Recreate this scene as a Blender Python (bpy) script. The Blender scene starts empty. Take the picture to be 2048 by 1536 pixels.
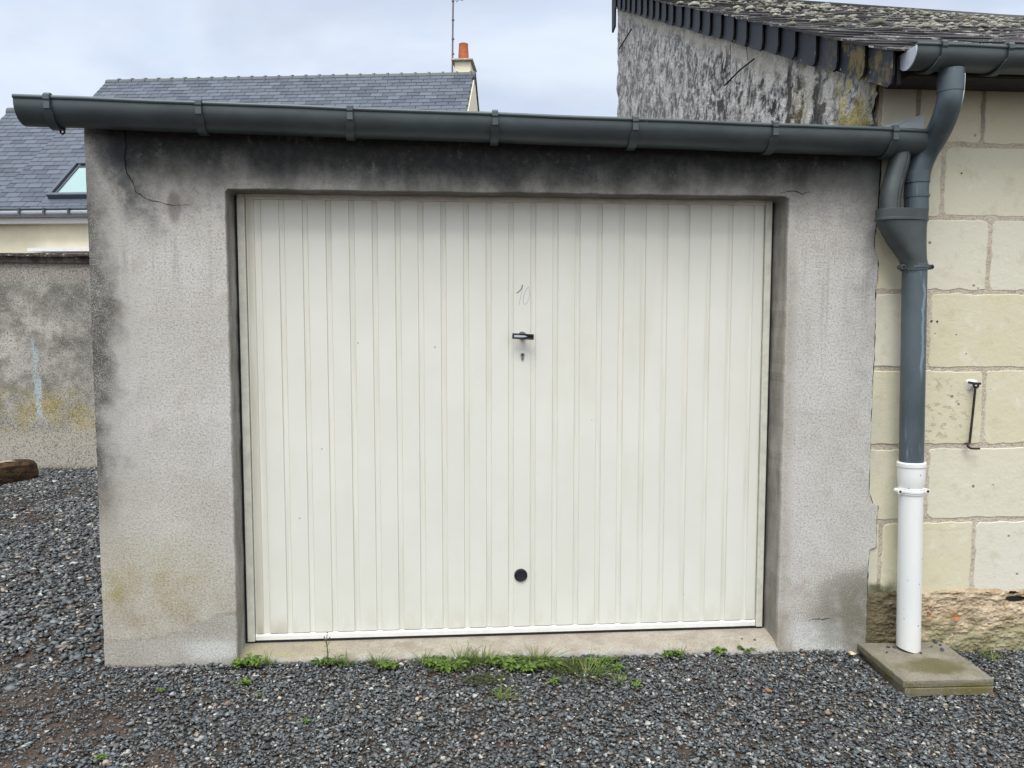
import bpy, bmesh, math, random
import numpy as np
from mathutils import Vector, Matrix, noise as mn
random.seed(7); RNG = np.random.default_rng(7)
R = math.radians
sc = bpy.context.scene
COL = sc.collection

# ------------------------------------------------------------------ camera
YAW, PITCH, ROLL = .0758, -.0735, .0004
CAM = Vector((0, -3.3309, 1.4525)); F = 1540.0
fw = Vector((math.sin(YAW)*math.cos(PITCH), math.cos(YAW)*math.cos(PITCH), math.sin(PITCH)))
r0 = Vector((math.cos(YAW), -math.sin(YAW), 0)); u0 = r0.cross(fw)
rt = math.cos(ROLL)*r0 + math.sin(ROLL)*u0
up = -math.sin(ROLL)*r0 + math.cos(ROLL)*u0
cd = bpy.data.cameras.new('camera'); cam = bpy.data.objects.new('camera', cd); COL.objects.link(cam)
m = Matrix.Identity(4)
for i in range(3):
    m[i][0] = rt[i]; m[i][1] = up[i]; m[i][2] = -fw[i]; m[i][3] = CAM[i]
cam.matrix_world = m
cd.sensor_width = 36; cd.lens = 36*F/2048; cd.clip_start = .05; cd.clip_end = 3000
sc.camera = cam

# ------------------------------------------------------------------ light
SUN_EL, SUN_AZ = R(61), R(196)      # azimuth clockwise from +Y: the light comes from behind the camera
sd = bpy.data.lights.new('sun', 'SUN'); sd.energy = 2.3; sd.angle = R(30); sd.color = (1, .97, .92)
sun = bpy.data.objects.new('sun', sd); COL.objects.link(sun)
to_sun = Vector((math.sin(SUN_AZ)*math.cos(SUN_EL), math.cos(SUN_AZ)*math.cos(SUN_EL), math.sin(SUN_EL)))
sun.rotation_euler = to_sun.to_track_quat('Z', 'Y').to_euler(); sun.location = (0, -6, 8)
sc.view_settings.view_transform = 'Standard'; sc.view_settings.look = 'None'
sc.view_settings.exposure = 0.30; sc.view_settings.gamma = 1

# ------------------------------------------------------------------ node helpers
class V:
    """a socket with arithmetic"""
    def __init__(s, nt, sock): s.nt = nt; s.s = sock
    def _m(s, op, *a, clamp=False):
        n = s.nt.nodes.new('ShaderNodeMath'); n.operation = op; n.use_clamp = clamp
        for i, x in enumerate((s,)+a):
            if isinstance(x, V): s.nt.links.new(x.s, n.inputs[i])
            else: n.inputs[i].default_value = x
        return V(s.nt, n.outputs[0])
    def __add__(s, o): return s._m('ADD', o)
    __radd__ = __add__
    def __mul__(s, o): return s._m('MULTIPLY', o)
    __rmul__ = __mul__
    def __sub__(s, o): return s._m('SUBTRACT', o)
    def __rsub__(s, o): return (s*-1.0)+o
    def __truediv__(s, o): return s._m('DIVIDE', o)
    def pow(s, o): return s._m('POWER', o)
    def abs(s): return s._m('ABSOLUTE')
    def min(s, o): return s._m('MINIMUM', o)
    def max(s, o): return s._m('MAXIMUM', o)
    def clamp(s): return s._m('ADD', 0.0, clamp=True)
    def ss(s, a, b):
        """smoothstep a -> b (either order)"""
        n = s.nt.nodes.new('ShaderNodeMapRange'); n.interpolation_type = 'SMOOTHSTEP'
        s.nt.links.new(s.s, n.inputs['Value'])
        if a < b: n.inputs[1].default_value = a; n.inputs[2].default_value = b; n.inputs[3].default_value = 0; n.inputs[4].default_value = 1
        else: n.inputs[1].default_value = b; n.inputs[2].default_value = a; n.inputs[3].default_value = 1; n.inputs[4].default_value = 0
        return V(s.nt, n.outputs[0])

class Mat:
    def __init__(s, name, coord='Position', rough=.8, metallic=0., spec=None):
        s.m = bpy.data.materials.new(name); s.m.use_nodes = True; s.nt = s.m.node_tree
        s.b = s.nt.nodes['Principled BSDF']
        if coord == 'Position':
            g = s.nt.nodes.new('ShaderNodeNewGeometry'); s.P = g.outputs['Position']
        else:
            g = s.nt.nodes.new('ShaderNodeTexCoord'); s.P = g.outputs['Object']
        sep = s.nt.nodes.new('ShaderNodeSeparateXYZ'); s.nt.links.new(s.P, sep.inputs[0])
        s.x, s.y, s.z = (V(s.nt, sep.outputs[i]) for i in range(3))
        s.set('Roughness', rough); s.set('Metallic', metallic)
        if spec is not None: s.set('Specular IOR Level', spec)
    def set(s, key, v):
        i = s.b.inputs[key]
        if isinstance(v, V): s.nt.links.new(v.s, i)
        elif hasattr(v, 'is_output'): s.nt.links.new(v, i)
        else: i.default_value = v
    def vec(s, sx=1, sy=1, sz=1, warp=0, wscale=3):
        n = s.nt.nodes.new('ShaderNodeMapping'); n.inputs['Scale'].default_value = (sx, sy, sz)
        s.nt.links.new(s.P, n.inputs[0]); out = n.outputs[0]
        if warp:
            w = s.nt.nodes.new('ShaderNodeTexNoise'); w.inputs['Scale'].default_value = wscale; s.nt.links.new(s.P, w.inputs[0])
            a = s.nt.nodes.new('ShaderNodeVectorMath'); a.operation = 'SCALE'; a.inputs['Scale'].default_value = warp
            s.nt.links.new(w.outputs['Color'], a.inputs[0])
            b = s.nt.nodes.new('ShaderNodeVectorMath'); b.operation = 'ADD'
            s.nt.links.new(out, b.inputs[0]); s.nt.links.new(a.outputs[0], b.inputs[1]); out = b.outputs[0]
        return out
    def noise(s, scale, detail=4, rough=.55, vec=None, dist=0):
        n = s.nt.nodes.new('ShaderNodeTexNoise'); n.inputs['Scale'].default_value = scale
        n.inputs['Detail'].default_value = detail; n.inputs['Roughness'].default_value = rough; n.inputs['Distortion'].default_value = dist
        s.nt.links.new(vec if vec is not None else s.P, n.inputs['Vector']); return V(s.nt, n.outputs['Fac'])
    def voro(s, scale, vec=None, feature='F1', out='Distance'):
        n = s.nt.nodes.new('ShaderNodeTexVoronoi'); n.inputs['Scale'].default_value = scale; n.feature = feature
        s.nt.links.new(vec if vec is not None else s.P, n.inputs['Vector']); return V(s.nt, n.outputs[out])
    def attr(s, name, out='Fac'):
        n = s.nt.nodes.new('ShaderNodeAttribute'); n.attribute_name = name
        return V(s.nt, n.outputs[out]) if out == 'Fac' else n.outputs[out]
    def rgb(s, c):
        if isinstance(c, tuple):
            n = s.nt.nodes.new('ShaderNodeRGB'); n.outputs[0].default_value = (*c, 1); return n.outputs[0]
        return c
    def mix(s, f, a, b, mode='MIX'):
        n = s.nt.nodes.new('ShaderNodeMix'); n.data_type = 'RGBA'; n.blend_type = mode; n.clamp_factor = True
        if isinstance(f, V): s.nt.links.new(f.s, n.inputs[0])
        else: n.inputs[0].default_value = f
        for k, c in ((6, a), (7, b)):
            if isinstance(c, tuple): n.inputs[k].default_value = (*c, 1)
            else: s.nt.links.new(c, n.inputs[k])
        return n.outputs[2]
    def mul(s, c, f):
        """multiply a colour by a float socket"""
        n = s.nt.nodes.new('ShaderNodeVectorMath'); n.operation = 'SCALE'
        s.nt.links.new(s.rgb(c), n.inputs[0]); s.nt.links.new(f.s, n.inputs['Scale']); return n.outputs[0]
    def bump(s, h, dist=.002, strength=1.0):
        n = s.nt.nodes.new('ShaderNodeBump'); n.inputs['Distance'].default_value = dist; n.inputs['Strength'].default_value = strength
        s.nt.links.new(h.s, n.inputs['Height']); s.nt.links.new(n.outputs[0], s.b.inputs['Normal'])
    def col(s, c): s.set('Base Color', s.rgb(c)); return s.m

# ------------------------------------------------------------------ sky
w = bpy.data.worlds.new('World'); sc.world = w; w.use_nodes = True
nt = w.node_tree; bg = nt.nodes['Background']
sky = nt.nodes.new('ShaderNodeTexSky'); sky.sky_type = 'NISHITA'; sky.sun_disc = False
sky.sun_elevation = SUN_EL; sky.sun_rotation = SUN_AZ; sky.air_density = 1; sky.dust_density = 2
tc = nt.nodes.new('ShaderNodeTexCoord'); sep = nt.nodes.new('ShaderNodeSeparateXYZ'); nt.links.new(tc.outputs['Generated'], sep.inputs[0])
gy, gz = V(nt, sep.outputs[1]), V(nt, sep.outputs[2])
def wnoise(scale, loc, sz, detail, rough):
    mp = nt.nodes.new('ShaderNodeMapping'); mp.inputs['Scale'].default_value = (1, 1, sz); mp.inputs['Location'].default_value = loc
    nt.links.new(tc.outputs['Generated'], mp.inputs[0])
    n = nt.nodes.new('ShaderNodeTexNoise'); n.inputs['Scale'].default_value = scale; n.inputs['Detail'].default_value = detail
    n.inputs['Roughness'].default_value = rough; n.inputs['Distortion'].default_value = .4
    nt.links.new(mp.outputs[0], n.inputs[0]); return V(nt, n.outputs['Fac'])
c1 = wnoise(3.2, (1.3, .4, 2.1), 2.0, 5, .5).ss(.36, .64)
c2 = wnoise(5.5, (7.3, 3.4, .1), 2.4, 4, .5).ss(.35, .7)
def wmix(f, a, b):
    n = nt.nodes.new('ShaderNodeMix'); n.data_type = 'RGBA'
    if isinstance(f, V): nt.links.new(f.s, n.inputs[0])
    else: n.inputs[0].default_value = f
    for k, c in ((6, a), (7, b)):
        if isinstance(c, tuple): n.inputs[k].default_value = (*c, 1)
        else: nt.links.new(c, n.inputs[k])
    return n.outputs[2]
cloud = wmix(c1, (5.5, 6.1, 7.35), (7.2, 7.9, 8.9))
cloud = wmix(c2*.55, cloud, (5.7, 6.7, 8.3))
skyc = wmix(.88, sky.outputs[0], cloud)
zen, beh = gz.ss(.40, 1.0), (gy*-1.0).ss(-.1, .8)
bright = (zen*.95 + 1.0) * (beh*.62 + 1.0)
skyc = wmix((zen*.6 + beh*.75).clamp(), skyc, (6.2, 6.25, 6.1))      # the cloud layer is whiter and brighter around the hidden sun
sm = nt.nodes.new('ShaderNodeVectorMath'); sm.operation = 'SCALE'
nt.links.new(skyc, sm.inputs[0]); nt.links.new(bright.s, sm.inputs['Scale'])
nt.links.new(sm.outputs[0], bg.inputs[0]); bg.inputs[1].default_value = .1

# ------------------------------------------------------------------ pixel -> world (photograph pixels, onto a real plane)
def ray(px, py): return fw + rt*((px-1024)/F) - up*((py-768)/F)
def atY(px, py, Y): d = ray(px, py); return CAM + d*((Y-CAM.y)/d.y)
def atX(px, py, X): d = ray(px, py); return CAM + d*((X-CAM.x)/d.x)
def atZ(px, py, Z): d = ray(px, py); return CAM + d*((Z-CAM.z)/d.z)

# ------------------------------------------------------------------ object helpers
def tag(o, label=None, cat=None, group=None, kind=None):
    if label: o['label'] = label
    if cat: o['category'] = cat
    if group: o['group'] = group
    if kind: o['kind'] = kind
    return o
def empty(name, loc, label, cat, group=None, rz=0):
    o = bpy.data.objects.new(name, None); COL.objects.link(o); o.location = loc; o.rotation_euler = (0, 0, rz)
    o.empty_display_size = .1
    return tag(o, label, cat, group)
def root_loc(p):
    L = Vector((0, 0, 0))
    while p is not None: L = L + p.location; p = p.parent
    return L
class MB:
    def __init__(s): s.v = []; s.f = []; s.mi = []; s.c = []
    def add(s, vs, fs, mi=0, c=None):
        n = len(s.v); s.v += [tuple(v) for v in vs]
        for f in fs: s.f.append([n+i for i in f]); s.mi.append(mi); s.c.append(c)
    def box(s, a, b, mi=0, c=None, M=None):
        x0, y0, z0 = a; x1, y1, z1 = b
        vs = [Vector(p) for p in ((x0,y0,z0),(x1,y0,z0),(x1,y1,z0),(x0,y1,z0),(x0,y0,z1),(x1,y0,z1),(x1,y1,z1),(x0,y1,z1))]
        if M is not None: vs = [M @ v for v in vs]
        s.add(vs, [(0,3,2,1),(4,5,6,7),(0,1,5,4),(1,2,6,5),(2,3,7,6),(3,0,4,7)], mi, c)
    def loft(s, rings, caps=True, closed=True, mi=0, c=None):
        n = len(rings[0]); vs = [p for r in rings for p in r]; fs = []
        for i in range(len(rings)-1):
            for j in range(n if closed else n-1):
                k = (j+1) % n; fs.append((i*n+j, i*n+k, (i+1)*n+k, (i+1)*n+j))
        if caps and closed: fs.append(tuple(range(n))[::-1]); fs.append(tuple((len(rings)-1)*n+j for j in range(n)))
        s.add(vs, fs, mi, c)
    def tube(s, pts, r, n=20, caps=True, mi=0):
        pts = [Vector(p) for p in pts]; rings = []; N = None
        for i, p in enumerate(pts):
            t = (pts[min(i+1, len(pts)-1)] - pts[max(i-1, 0)]).normalized()
            if N is None:
                N = t.cross(Vector((0, 1, 0)) if abs(t.y) < .9 else Vector((1, 0, 0))).normalized()
            N = (N - t*N.dot(t)).normalized(); B = t.cross(N)
            rr = r[i] if isinstance(r, (list, tuple)) else r
            rings.append([p + (N*math.cos(a) + B*math.sin(a))*rr for a in (2*math.pi*k/n for k in range(n))])
        s.loft(rings, caps, mi=mi)
    def prism(s, poly, d, mi=0, c=None):
        """poly: closed list of 3D points, d: extrusion vector"""
        n = len(poly); d = Vector(d); P = [Vector(p) for p in poly]; Q = [p+d for p in P]
        s.add(P+Q, [tuple(range(n)), tuple(range(2*n-1, n-1, -1))] + [(i, i+n, (i+1) % n+n, (i+1) % n) for i in range(n)], mi, c)
    def build(s, name, mats, parent=None, local=False, smooth=False, bevel=0, angle=40, fixn=True):
        me = bpy.data.meshes.new(name); L = Vector((0, 0, 0)) if local else root_loc(parent)
        me.from_pydata([(v[0]-L.x, v[1]-L.y, v[2]-L.z) for v in s.v], [], s.f)
        if not isinstance(mats, (list, tuple)): mats = [mats]
        for m_ in mats: me.materials.append(m_)
        me.polygons.foreach_set('material_index', s.mi)
        if any(c is not None for c in s.c):
            at = me.attributes.new('tint', 'FLOAT', 'FACE'); at.data.foreach_set('value', [0.5 if c is None else float(c) for c in s.c])
        if fixn:
            bm = bmesh.new(); bm.from_mesh(me); bmesh.ops.recalc_face_normals(bm, faces=bm.faces); bm.to_mesh(me); bm.free()
        me.update()
        o = bpy.data.objects.new(name, me); COL.objects.link(o); o.parent = parent
        if smooth:
            me.polygons.foreach_set('use_smooth', [True]*len(me.polygons))
            try: me.set_sharp_from_angle(angle=R(angle))
            except Exception: pass
        if bevel:
            b = o.modifiers.new('bevel', 'BEVEL'); b.width = bevel; b.segments = 2; b.limit_method = 'ANGLE'; b.angle_limit = R(35)
        return o
def bez(pts, n=10):
    """Catmull-Rom through points"""
    P = [Vector(p) for p in pts]; P = [2*P[0]-P[1]] + P + [2*P[-1]-P[-2]]; out = []
    for i in range(1, len(P)-2):
        for k in range(n):
            t = k/n; a, b, c, d = P[i-1], P[i], P[i+1], P[i+2]
            out.append(.5*((2*b)+(c-a)*t+(2*a-5*b+4*c-d)*t*t+(3*b-a-3*c+d)*t**3))
    out.append(P[-2]); return out
def fbm(x, y, z=0, o=4): return mn.fractal(Vector((x, y, z)), .8, 2.0, o)

# ------------------------------------------------------------------ materials
def mat_render():
    """weathered light grey roughcast of the garage front"""
    M = Mat('grey_roughcast', rough=.95, spec=.15)
    big = M.noise(2.2, 4, .6); mid = M.noise(9, 5, .65); fine = M.noise(210, 3, .75); sp = M.noise(105, 3, .7)
    st = M.noise(5, 4, .6, M.vec(1, 1, .3))
    c = M.mix(big.ss(.3, .7), (.445, .43, .405), (.545, .54, .525))
    c = M.mix(mid.ss(.5, .75)*.5, c, (.37, .335, .30))
    x, z = M.x, M.z
    dx = x - V(M.nt, M.noise(3, 2).s)*.25
    # black algae along the left corner
    left = (x - (M.noise(3, 3)-.5)*.22 - (mid-.5)*.15).ss(-1.36, -1.50) * (mid*.55 + sp*.9 + fine*1.1).ss(1.02, 1.30) * z.ss(.35, .9) * z.ss(2.2, 1.9)
    c = M.mix((x-(mid-.5)*.10-(fine-.5)*1.0-(sp-.5)*.7).ss(-1.34, -1.52)*z.ss(.3, 1.0)*z.ss(2.2, 1.9)*.60, c, (.17, .165, .145))
    c = M.mix(left*.95, c, (.05, .047, .042))
    # ochre lichen low on the left pier
    pal = ((x+1.27)*(x+1.27)*7.0 + (z-.34)*(z-.34)*12.0).ss(1.0, .0)
    c = M.mix(pal*(big*.5+mid*.5+fine*.4).ss(.55, .95)*.8, c, (.33, .285, .13))
    c = M.mix((z+(big-.5)*.5).ss(.95, .35)*x.ss(-.8, -1.1)*.4, c, (.38, .34, .26))
    ex = ((x+1.46)*(x+1.46)*160.0 + (z-.33)*(z-.33)*60.0).ss(1.0, .0)
    c = M.mix(ex*mid.ss(.3, .6)*.7, c, (.28, .25, .07))
    # brown splash and pale patch near the ground
    c = M.mix(z.ss(.45, .18)*mid.ss(.3, .7)*.55, c, (.29, .245, .19))
    pale = (z - .03 - M.noise(4, 2)*.14).ss(.05, .0) * ((x+1.1).abs().ss(.3, .05) + (x-1.67).abs().ss(.14, .1))
    c = M.mix(pale.min(1.0)*.8, c, (.58, .59, .58))
    # damp green black foot beside the stone house
    ft = ((x-1.90)*(x-1.90)*9.0 + (z-.14)*(z-.14)*14.0 + (mid-.5)*2.4 + (fine-.5)*1.8).ss(.98, .2)
    c = M.mix(ft*.80*(sp*.6+mid*.7).ss(.35, .75), c, (.085, .082, .05))
    # smoother repaired skirt of the left pier, with its wavy edge
    zc = x.ss(-1.30, -.98)*.10 + .115 + (big-.5)*.03 - z
    skirt = zc.ss(-.004, .012)*x.ss(-.93, -.95)
    c = M.mix(skirt*.75, c, M.mix(mid.ss(.3, .7), (.31, .29, .25), (.40, .385, .355)))
    c = M.mix(zc.abs().ss(.014, .0)*x.ss(-.93, -.95)*mid.ss(.3, .6)*.45, c, (.20, .175, .14))
    c = M.mix(skirt*(x+1.04).abs().ss(.16, .04)*(z-.06+(mid-.5)*.06).abs().ss(.05, .02)*.85, c, (.55, .56, .55))
    # black mould below the gutter, over a dark gradient painted as its shade
    grain = 1.0
    pit = (fine*.40 + sp*.60)
    c = M.mix(pit.ss(.51, .38)*.52, c, (.14, .13, .12))
    c = M.mix(pit.ss(.53, .64)*.30, c, (.70, .70, .68))
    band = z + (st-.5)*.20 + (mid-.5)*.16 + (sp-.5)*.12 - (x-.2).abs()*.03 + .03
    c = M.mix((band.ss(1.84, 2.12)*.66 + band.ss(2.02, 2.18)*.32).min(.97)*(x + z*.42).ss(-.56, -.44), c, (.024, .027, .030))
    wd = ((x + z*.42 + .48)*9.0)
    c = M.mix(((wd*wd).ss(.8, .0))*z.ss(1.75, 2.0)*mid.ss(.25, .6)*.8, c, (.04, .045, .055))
    oval = ((x+1.15)*(x+1.15)*800.0 + (z-1.95)*(z-1.95)*150.0).ss(1.0, .2)
    c = M.mix(oval*.6, c, (.12, .11, .105))
    bt = z.ss(1.75, 2.03)*(M.noise(30, 4, .7)).ss(.45, .62)
    c = M.mix(bt*.25, c, (.10, .095, .085))
    rt_ = (x-1.86).ss(-.22, .0)*z.ss(.9, 1.9)*mid.ss(.3, .65)
    c = M.mix(rt_*.5, c, (.18, .19, .20))
    run = M.noise(26, 3, .6, M.vec(1, 1, .035)).ss(.54, .66)*z.ss(.9, 1.9)*z.ss(2.2, 2.0)*big.ss(.4, .6)
    c = M.mix(run*.38, c, (.19, .185, .17))
    c = M.mix(M.noise(13, 6, .8, M.vec(1, 1, .7)).ss(.56, .64)*.22, c, (.30, .29, .265))
    # stained edges of the opening; streaky reveals with recess shade painted in
    ed = (x-1.49).abs().ss(.05, .0)*sp.ss(.42, .6)*z.ss(2.0, 1.7)
    c = M.mix(ed*.6, c, (.24, .19, .13))
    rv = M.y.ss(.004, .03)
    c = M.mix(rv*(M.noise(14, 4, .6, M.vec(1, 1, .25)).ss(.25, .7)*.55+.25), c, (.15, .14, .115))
    M.bump(fine*.7 + sp*.7 + mid*.8, .0026, .8)
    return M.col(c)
def mat_sill():
    M = Mat('sill_concrete', rough=.9, spec=.2)
    n = M.noise(12, 5, .6); f = M.noise(140, 3, .7)
    c = M.mix(n.ss(.3, .7), (.30, .265, .22), (.38, .35, .30))
    c = M.mix(((M.x+.75).abs().ss(.4, .05))*n.ss(.35, .6)*.55, c, (.30, .27, .13))
    c = M.mix(M.y.ss(.02, -.004)*n.ss(.35, .55)*.8*M.noise(6, 3).ss(.35, .6), c, (.36, .365, .36))
    c = M.mix(M.noise(5, 5, .7, M.vec(1, 2, 1)).ss(.5, .65)*.5, c, (.20, .175, .13))
    c = M.mix(f.ss(.47, .36)*.5, c, (.12, .11, .09))
    M.bump(f + n, .003, .7); return M.col(c)
def mat_backwall():
    M = Mat('old_cement_wall', rough=.95, spec=.15)
    big = M.noise(1.6, 5, .65); mid = M.noise(6, 5, .65); f = M.noise(75, 3, .8)
    c = M.mix(big.ss(.35, .65), (.20, .195, .18), (.44, .425, .39))
    c = M.mix((mid*.6+f*.5).ss(.50, .66)*.8*M.z.ss(.4, .8), c, (.12, .115, .10))
    z = M.z + (mid-.5)*.25
    c = M.mix(z.ss(.95, .72)*z.ss(.25, .50)*(big*.6+mid*.7).ss(.52, .85)*.9, c, (.33, .275, .12))
    c = M.mix(z.ss(.45, .32), c, M.mix(mid, (.36, .32, .27), (.43, .41, .37)))
    c = M.mix(z.ss(1.85, 1.95)*.6, c, (.33, .30, .27))
    xx = M.x + (M.noise(9, 3)-.5)*.16 + 4.17 + M.z*.03
    c = M.mix(xx.abs().ss(.045, .012)*M.z.ss(.45, .6)*M.z.ss(1.4, 1.2)*mid.ss(.2, .6)*.75, c, (.42, .52, .60))
    c = M.mix(M.z.ss(.06, .0)*.8, c, (.13, .14, .06))
    c = M.mix(f.ss(.48, .38)*.8, c, (.08, .075, .07))
    c = M.mix(f.ss(.55, .64)*.55, c, (.55, .54, .52))
    M.bump(f+mid*2.0, .006, .8); return M.col(c)
def mat_tuffeau():
    M = Mat('cream_limestone', rough=.9, spec=.2)
    t = M.attr('tint'); big = M.noise(3.5, 5, .6); f = M.noise(60, 4, .65)
    c = M.mix(t, (.585, .55, .395), (.62, .61, .535))
    c = M.mix(big.ss(.42, .72)*.55, c, (.60, .575, .47))
    c = M.mix(M.noise(11, 4, .7).ss(.52, .70)*.45, c, (.47, .43, .31))
    c = M.mix(M.noise(7, 5, .7).ss(.58, .66)*.35, c, (.70, .68, .60))
    pit = M.voro(11).ss(.10, .05)*M.noise(7, 1).ss(.48, .56)
    c = M.mix(pit*.8, c, (.20, .17, .12))
    eave_shade = (M.z + (big-.5)*.35)  # top course darkened: shade of the eave painted into the stone
    c = M.mix(eave_shade.ss(2.28, 2.5)*.4, c, (.30, .275, .22))
    c = M.mix((M.z+(M.noise(14, 4, .7)-.5)*.14).ss(.30, .235)*M.x.ss(2.08, 1.98)*.92, c, (.07, .075, .035))
    c = M.mix(M.x.ss(1.99, 1.90)*big.ss(.35, .6)*.35, c, (.36, .35, .31))
    sc_ = M.noise(28, 4, .7, M.vec(1, 1, 1.4)).ss(.56, .62)*((M.x-2.22)*(M.x-2.22)*40.0+(M.z-1.05)*(M.z-1.05)*25.0).ss(1.0, .3)
    c = M.mix(sc_*.35, c, (.36, .31, .22))
    M.bump(f*.8 + big*.8 + M.noise(16, 4, .7)*1.0 - pit*1.5 - sc_*1.2, .003, .7); return M.col(c)
def mat_mortar():
    M = Mat('sandy_mortar', rough=.95, spec=.1)
    n = M.noise(120, 3, .75); b = M.noise(8, 3)
    c = M.mix(b.ss(.3, .7), (.50, .44, .36), (.57, .515, .43))
    c = M.mix(n.ss(.5, .35)*.6, c, (.24, .19, .14))
    c = M.mix(M.z.ss(2.25, 2.42)*.6, c, (.17, .14, .11))  # joints darkened below the eave with the same painted shade
    c = M.mix((M.z+(M.noise(14, 4, .7)-.5)*.14).ss(.32, .24)*M.x.ss(2.1, 1.98)*.9, c, (.08, .08, .04))
    M.bump(n + M.noise(40, 3), .006, 1.0); return M.col(c)
def mat_rubble():
    M = Mat('crumbling_footing', rough=.95, spec=.1)
    n = M.noise(10, 6, .65, M.vec(1, 1, 2.2, warp=.4)); f = M.noise(70, 4, .75, M.vec(1, 1, 2.0))
    c = M.mix(n.ss(.35, .65), (.36, .27, .17), (.60, .50, .37))
    c = M.mix((M.z+(n-.5)*.3).ss(.12, .0)*.75, c, (.27, .27, .16))
    c = M.mix(M.noise(26, 3, .5, M.vec(1, 1, 1, warp=.5)).ss(.64, .70)*.7, c, (.34, .15, .05))
    c = M.mix((M.x+(n-.5)*.2).ss(2.10, 2.0)*.85, c, M.mix(f.ss(.4, .6), (.04, .037, .018), (.12, .105, .06)))
    c = M.mix(f.ss(.45, .33)*.7, c, (.10, .075, .04))
    M.bump(f + n, .008, 1.0); return M.col(c)
def mat_gable():
    """lichen-streaked old render of the side wall"""
    M = Mat('streaked_lichen_render', rough=.95, spec=.15)
    v = M.vec(1, .55, .48, warp=.05, wscale=9)
    a = M.noise(14, 5, .7, v); b = M.noise(34, 4, .65, v); p = M.noise(2.0, 3, .6, M.vec(1, .6, .6))
    f = M.noise(90, 3, .7, M.vec(1, .5, .6))
    n = a*.45 + b*.40 + f*.15
    near = M.y.ss(3.8, .9)
    c = M.mix(n.ss(.44, .56), (.20, .20, .198), (.54, .54, .535))
    c = M.mix((b*.6+a*.4).ss(.53, .57)*(near*.6+.35), c, (.70, .69, .64))
    c = M.mix((n+(p-.5)*.3).ss(.485, .455)*(near*.85+.03), c, (.035, .032, .030))
    c = M.mix((a*.6+p*.5).ss(.60, .66)*near*.85, c, (.60, .585, .53))
    # cream plaster under the slates
    top = M.z - M.y*.455 - 2.53 + (p-.5)*.25
    c = M.mix(top.ss(-.16, -.04)*M.y.ss(.5, 1.4)*.85, c, (.55, .52, .46))
    # yellow lichen and moss at the front end
    front = M.y.ss(1.15, .35)
    c = M.mix(front*(M.noise(5, 4, .6, v)).ss(.5, .62)*.8, c, (.36, .29, .07))
    yb = (M.y-.32 + (b-.5)*.35 + (a-.5)*.2).abs().ss(.09, .0)*M.z.ss(2.35, 2.5)*b.ss(.42, .55)
    c = M.mix(yb*.85, c, (.50, .42, .10))
    c = M.mix(M.y.ss(.22, .02)*b.ss(.35, .6)*.7, c, (.09, .09, .055))
    for yy, ww in ((.93, .05), (.55, .06), (1.9, .04)):
        c = M.mix((M.y-yy+(a-.5)*.35).abs().ss(ww, ww*.4)*(M.z-2.35-yy*.4).abs().ss(.3, .12)*.85, c, (.045, .038, .032))
    M.bump(a*2.0+b*2.0+f*1.5, .016, 1.0); return M.col(c)
def mat_slate_new():
    M = Mat('blue_grey_slate', coord='Object', rough=.55, spec=.32)
    t = M.attr('tint'); n = M.noise(3, 3)
    c = M.mix(t, (.052, .064, .088), (.102, .121, .160))
    c = M.mix(n.ss(.4, .7)*.3, c, (.11, .125, .15))
    M.bump(M.noise(25, 3), .003, .4); return M.col(c)
def mat_slate_old():
    M = Mat('old_lichened_slate', rough=.85, spec=.3)
    t = M.attr('tint'); n = M.noise(12, 5, .65); f = M.noise(50, 3, .7)
    c = M.mix(t, (.024, .023, .026), (.065, .062, .062))
    c = M.mix((n*.6+f*.4).ss(.53, .58)*t.ss(.35, .7), c, (.46, .45, .41))
    M.bump(f, .004, .6); return M.col(c)
def mat_slate_verge():
    M = Mat('dark_verge_slate', rough=.6, spec=.25)
    t = M.attr('tint'); n = M.noise(14, 5, .65)
    c = M.mix(t, (.011, .014, .020), (.026, .030, .039))
    c = M.mix(M.y.ss(.55, .1)*n.ss(.46, .6)*.8, c, (.17, .125, .03))
    c = M.mix(M.noise(60, 2).ss(.70, .73)*M.y.ss(1.2, .2), c, (.30, .30, .28))
    M.bump(n, .003, .4); return M.col(c)
def mat_lichen():
    M = Mat('dry_moss_pads', rough=1, spec=.05)
    t = M.attr('tint'); f = M.noise(110, 3, .8)
    c = M.mix(t, (.13, .125, .10), (.46, .45, .39)); c = M.mix(f.ss(.5, .38)*.7, c, (.09, .09, .065))
    M.bump(f, .01, 1); return M.col(c)
def mat_zinc(name, base, rough=.42, metal=.35, scr=.25):
    M = Mat(name, rough=rough, metallic=metal, spec=.5)
    n = M.noise(7, 5, .6, M.vec(.5, 1, 1)); f = M.noise(45, 4, .7, M.vec(.35, 1, 1))
    b2 = tuple(min(1, v*1.45) for v in base)
    c = M.mix(n.ss(.35, .7)*.8, base, b2)
    c = M.mix(f.ss(.68, .78)*scr, c, (.40, .44, .46))
    c = M.mix(M.voro(9).ss(.05, .025)*M.noise(4, 1).ss(.5, .56)*.7, c, (.45, .48, .5))
    c = M.mix(M.noise(3, 4, .65).ss(.55, .7)*.35, c, tuple(v*.55 for v in base))
    M.set('Roughness', n*.22 + (rough-.1)); M.bump(n, .003, .25)
    return M.col(c)
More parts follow.
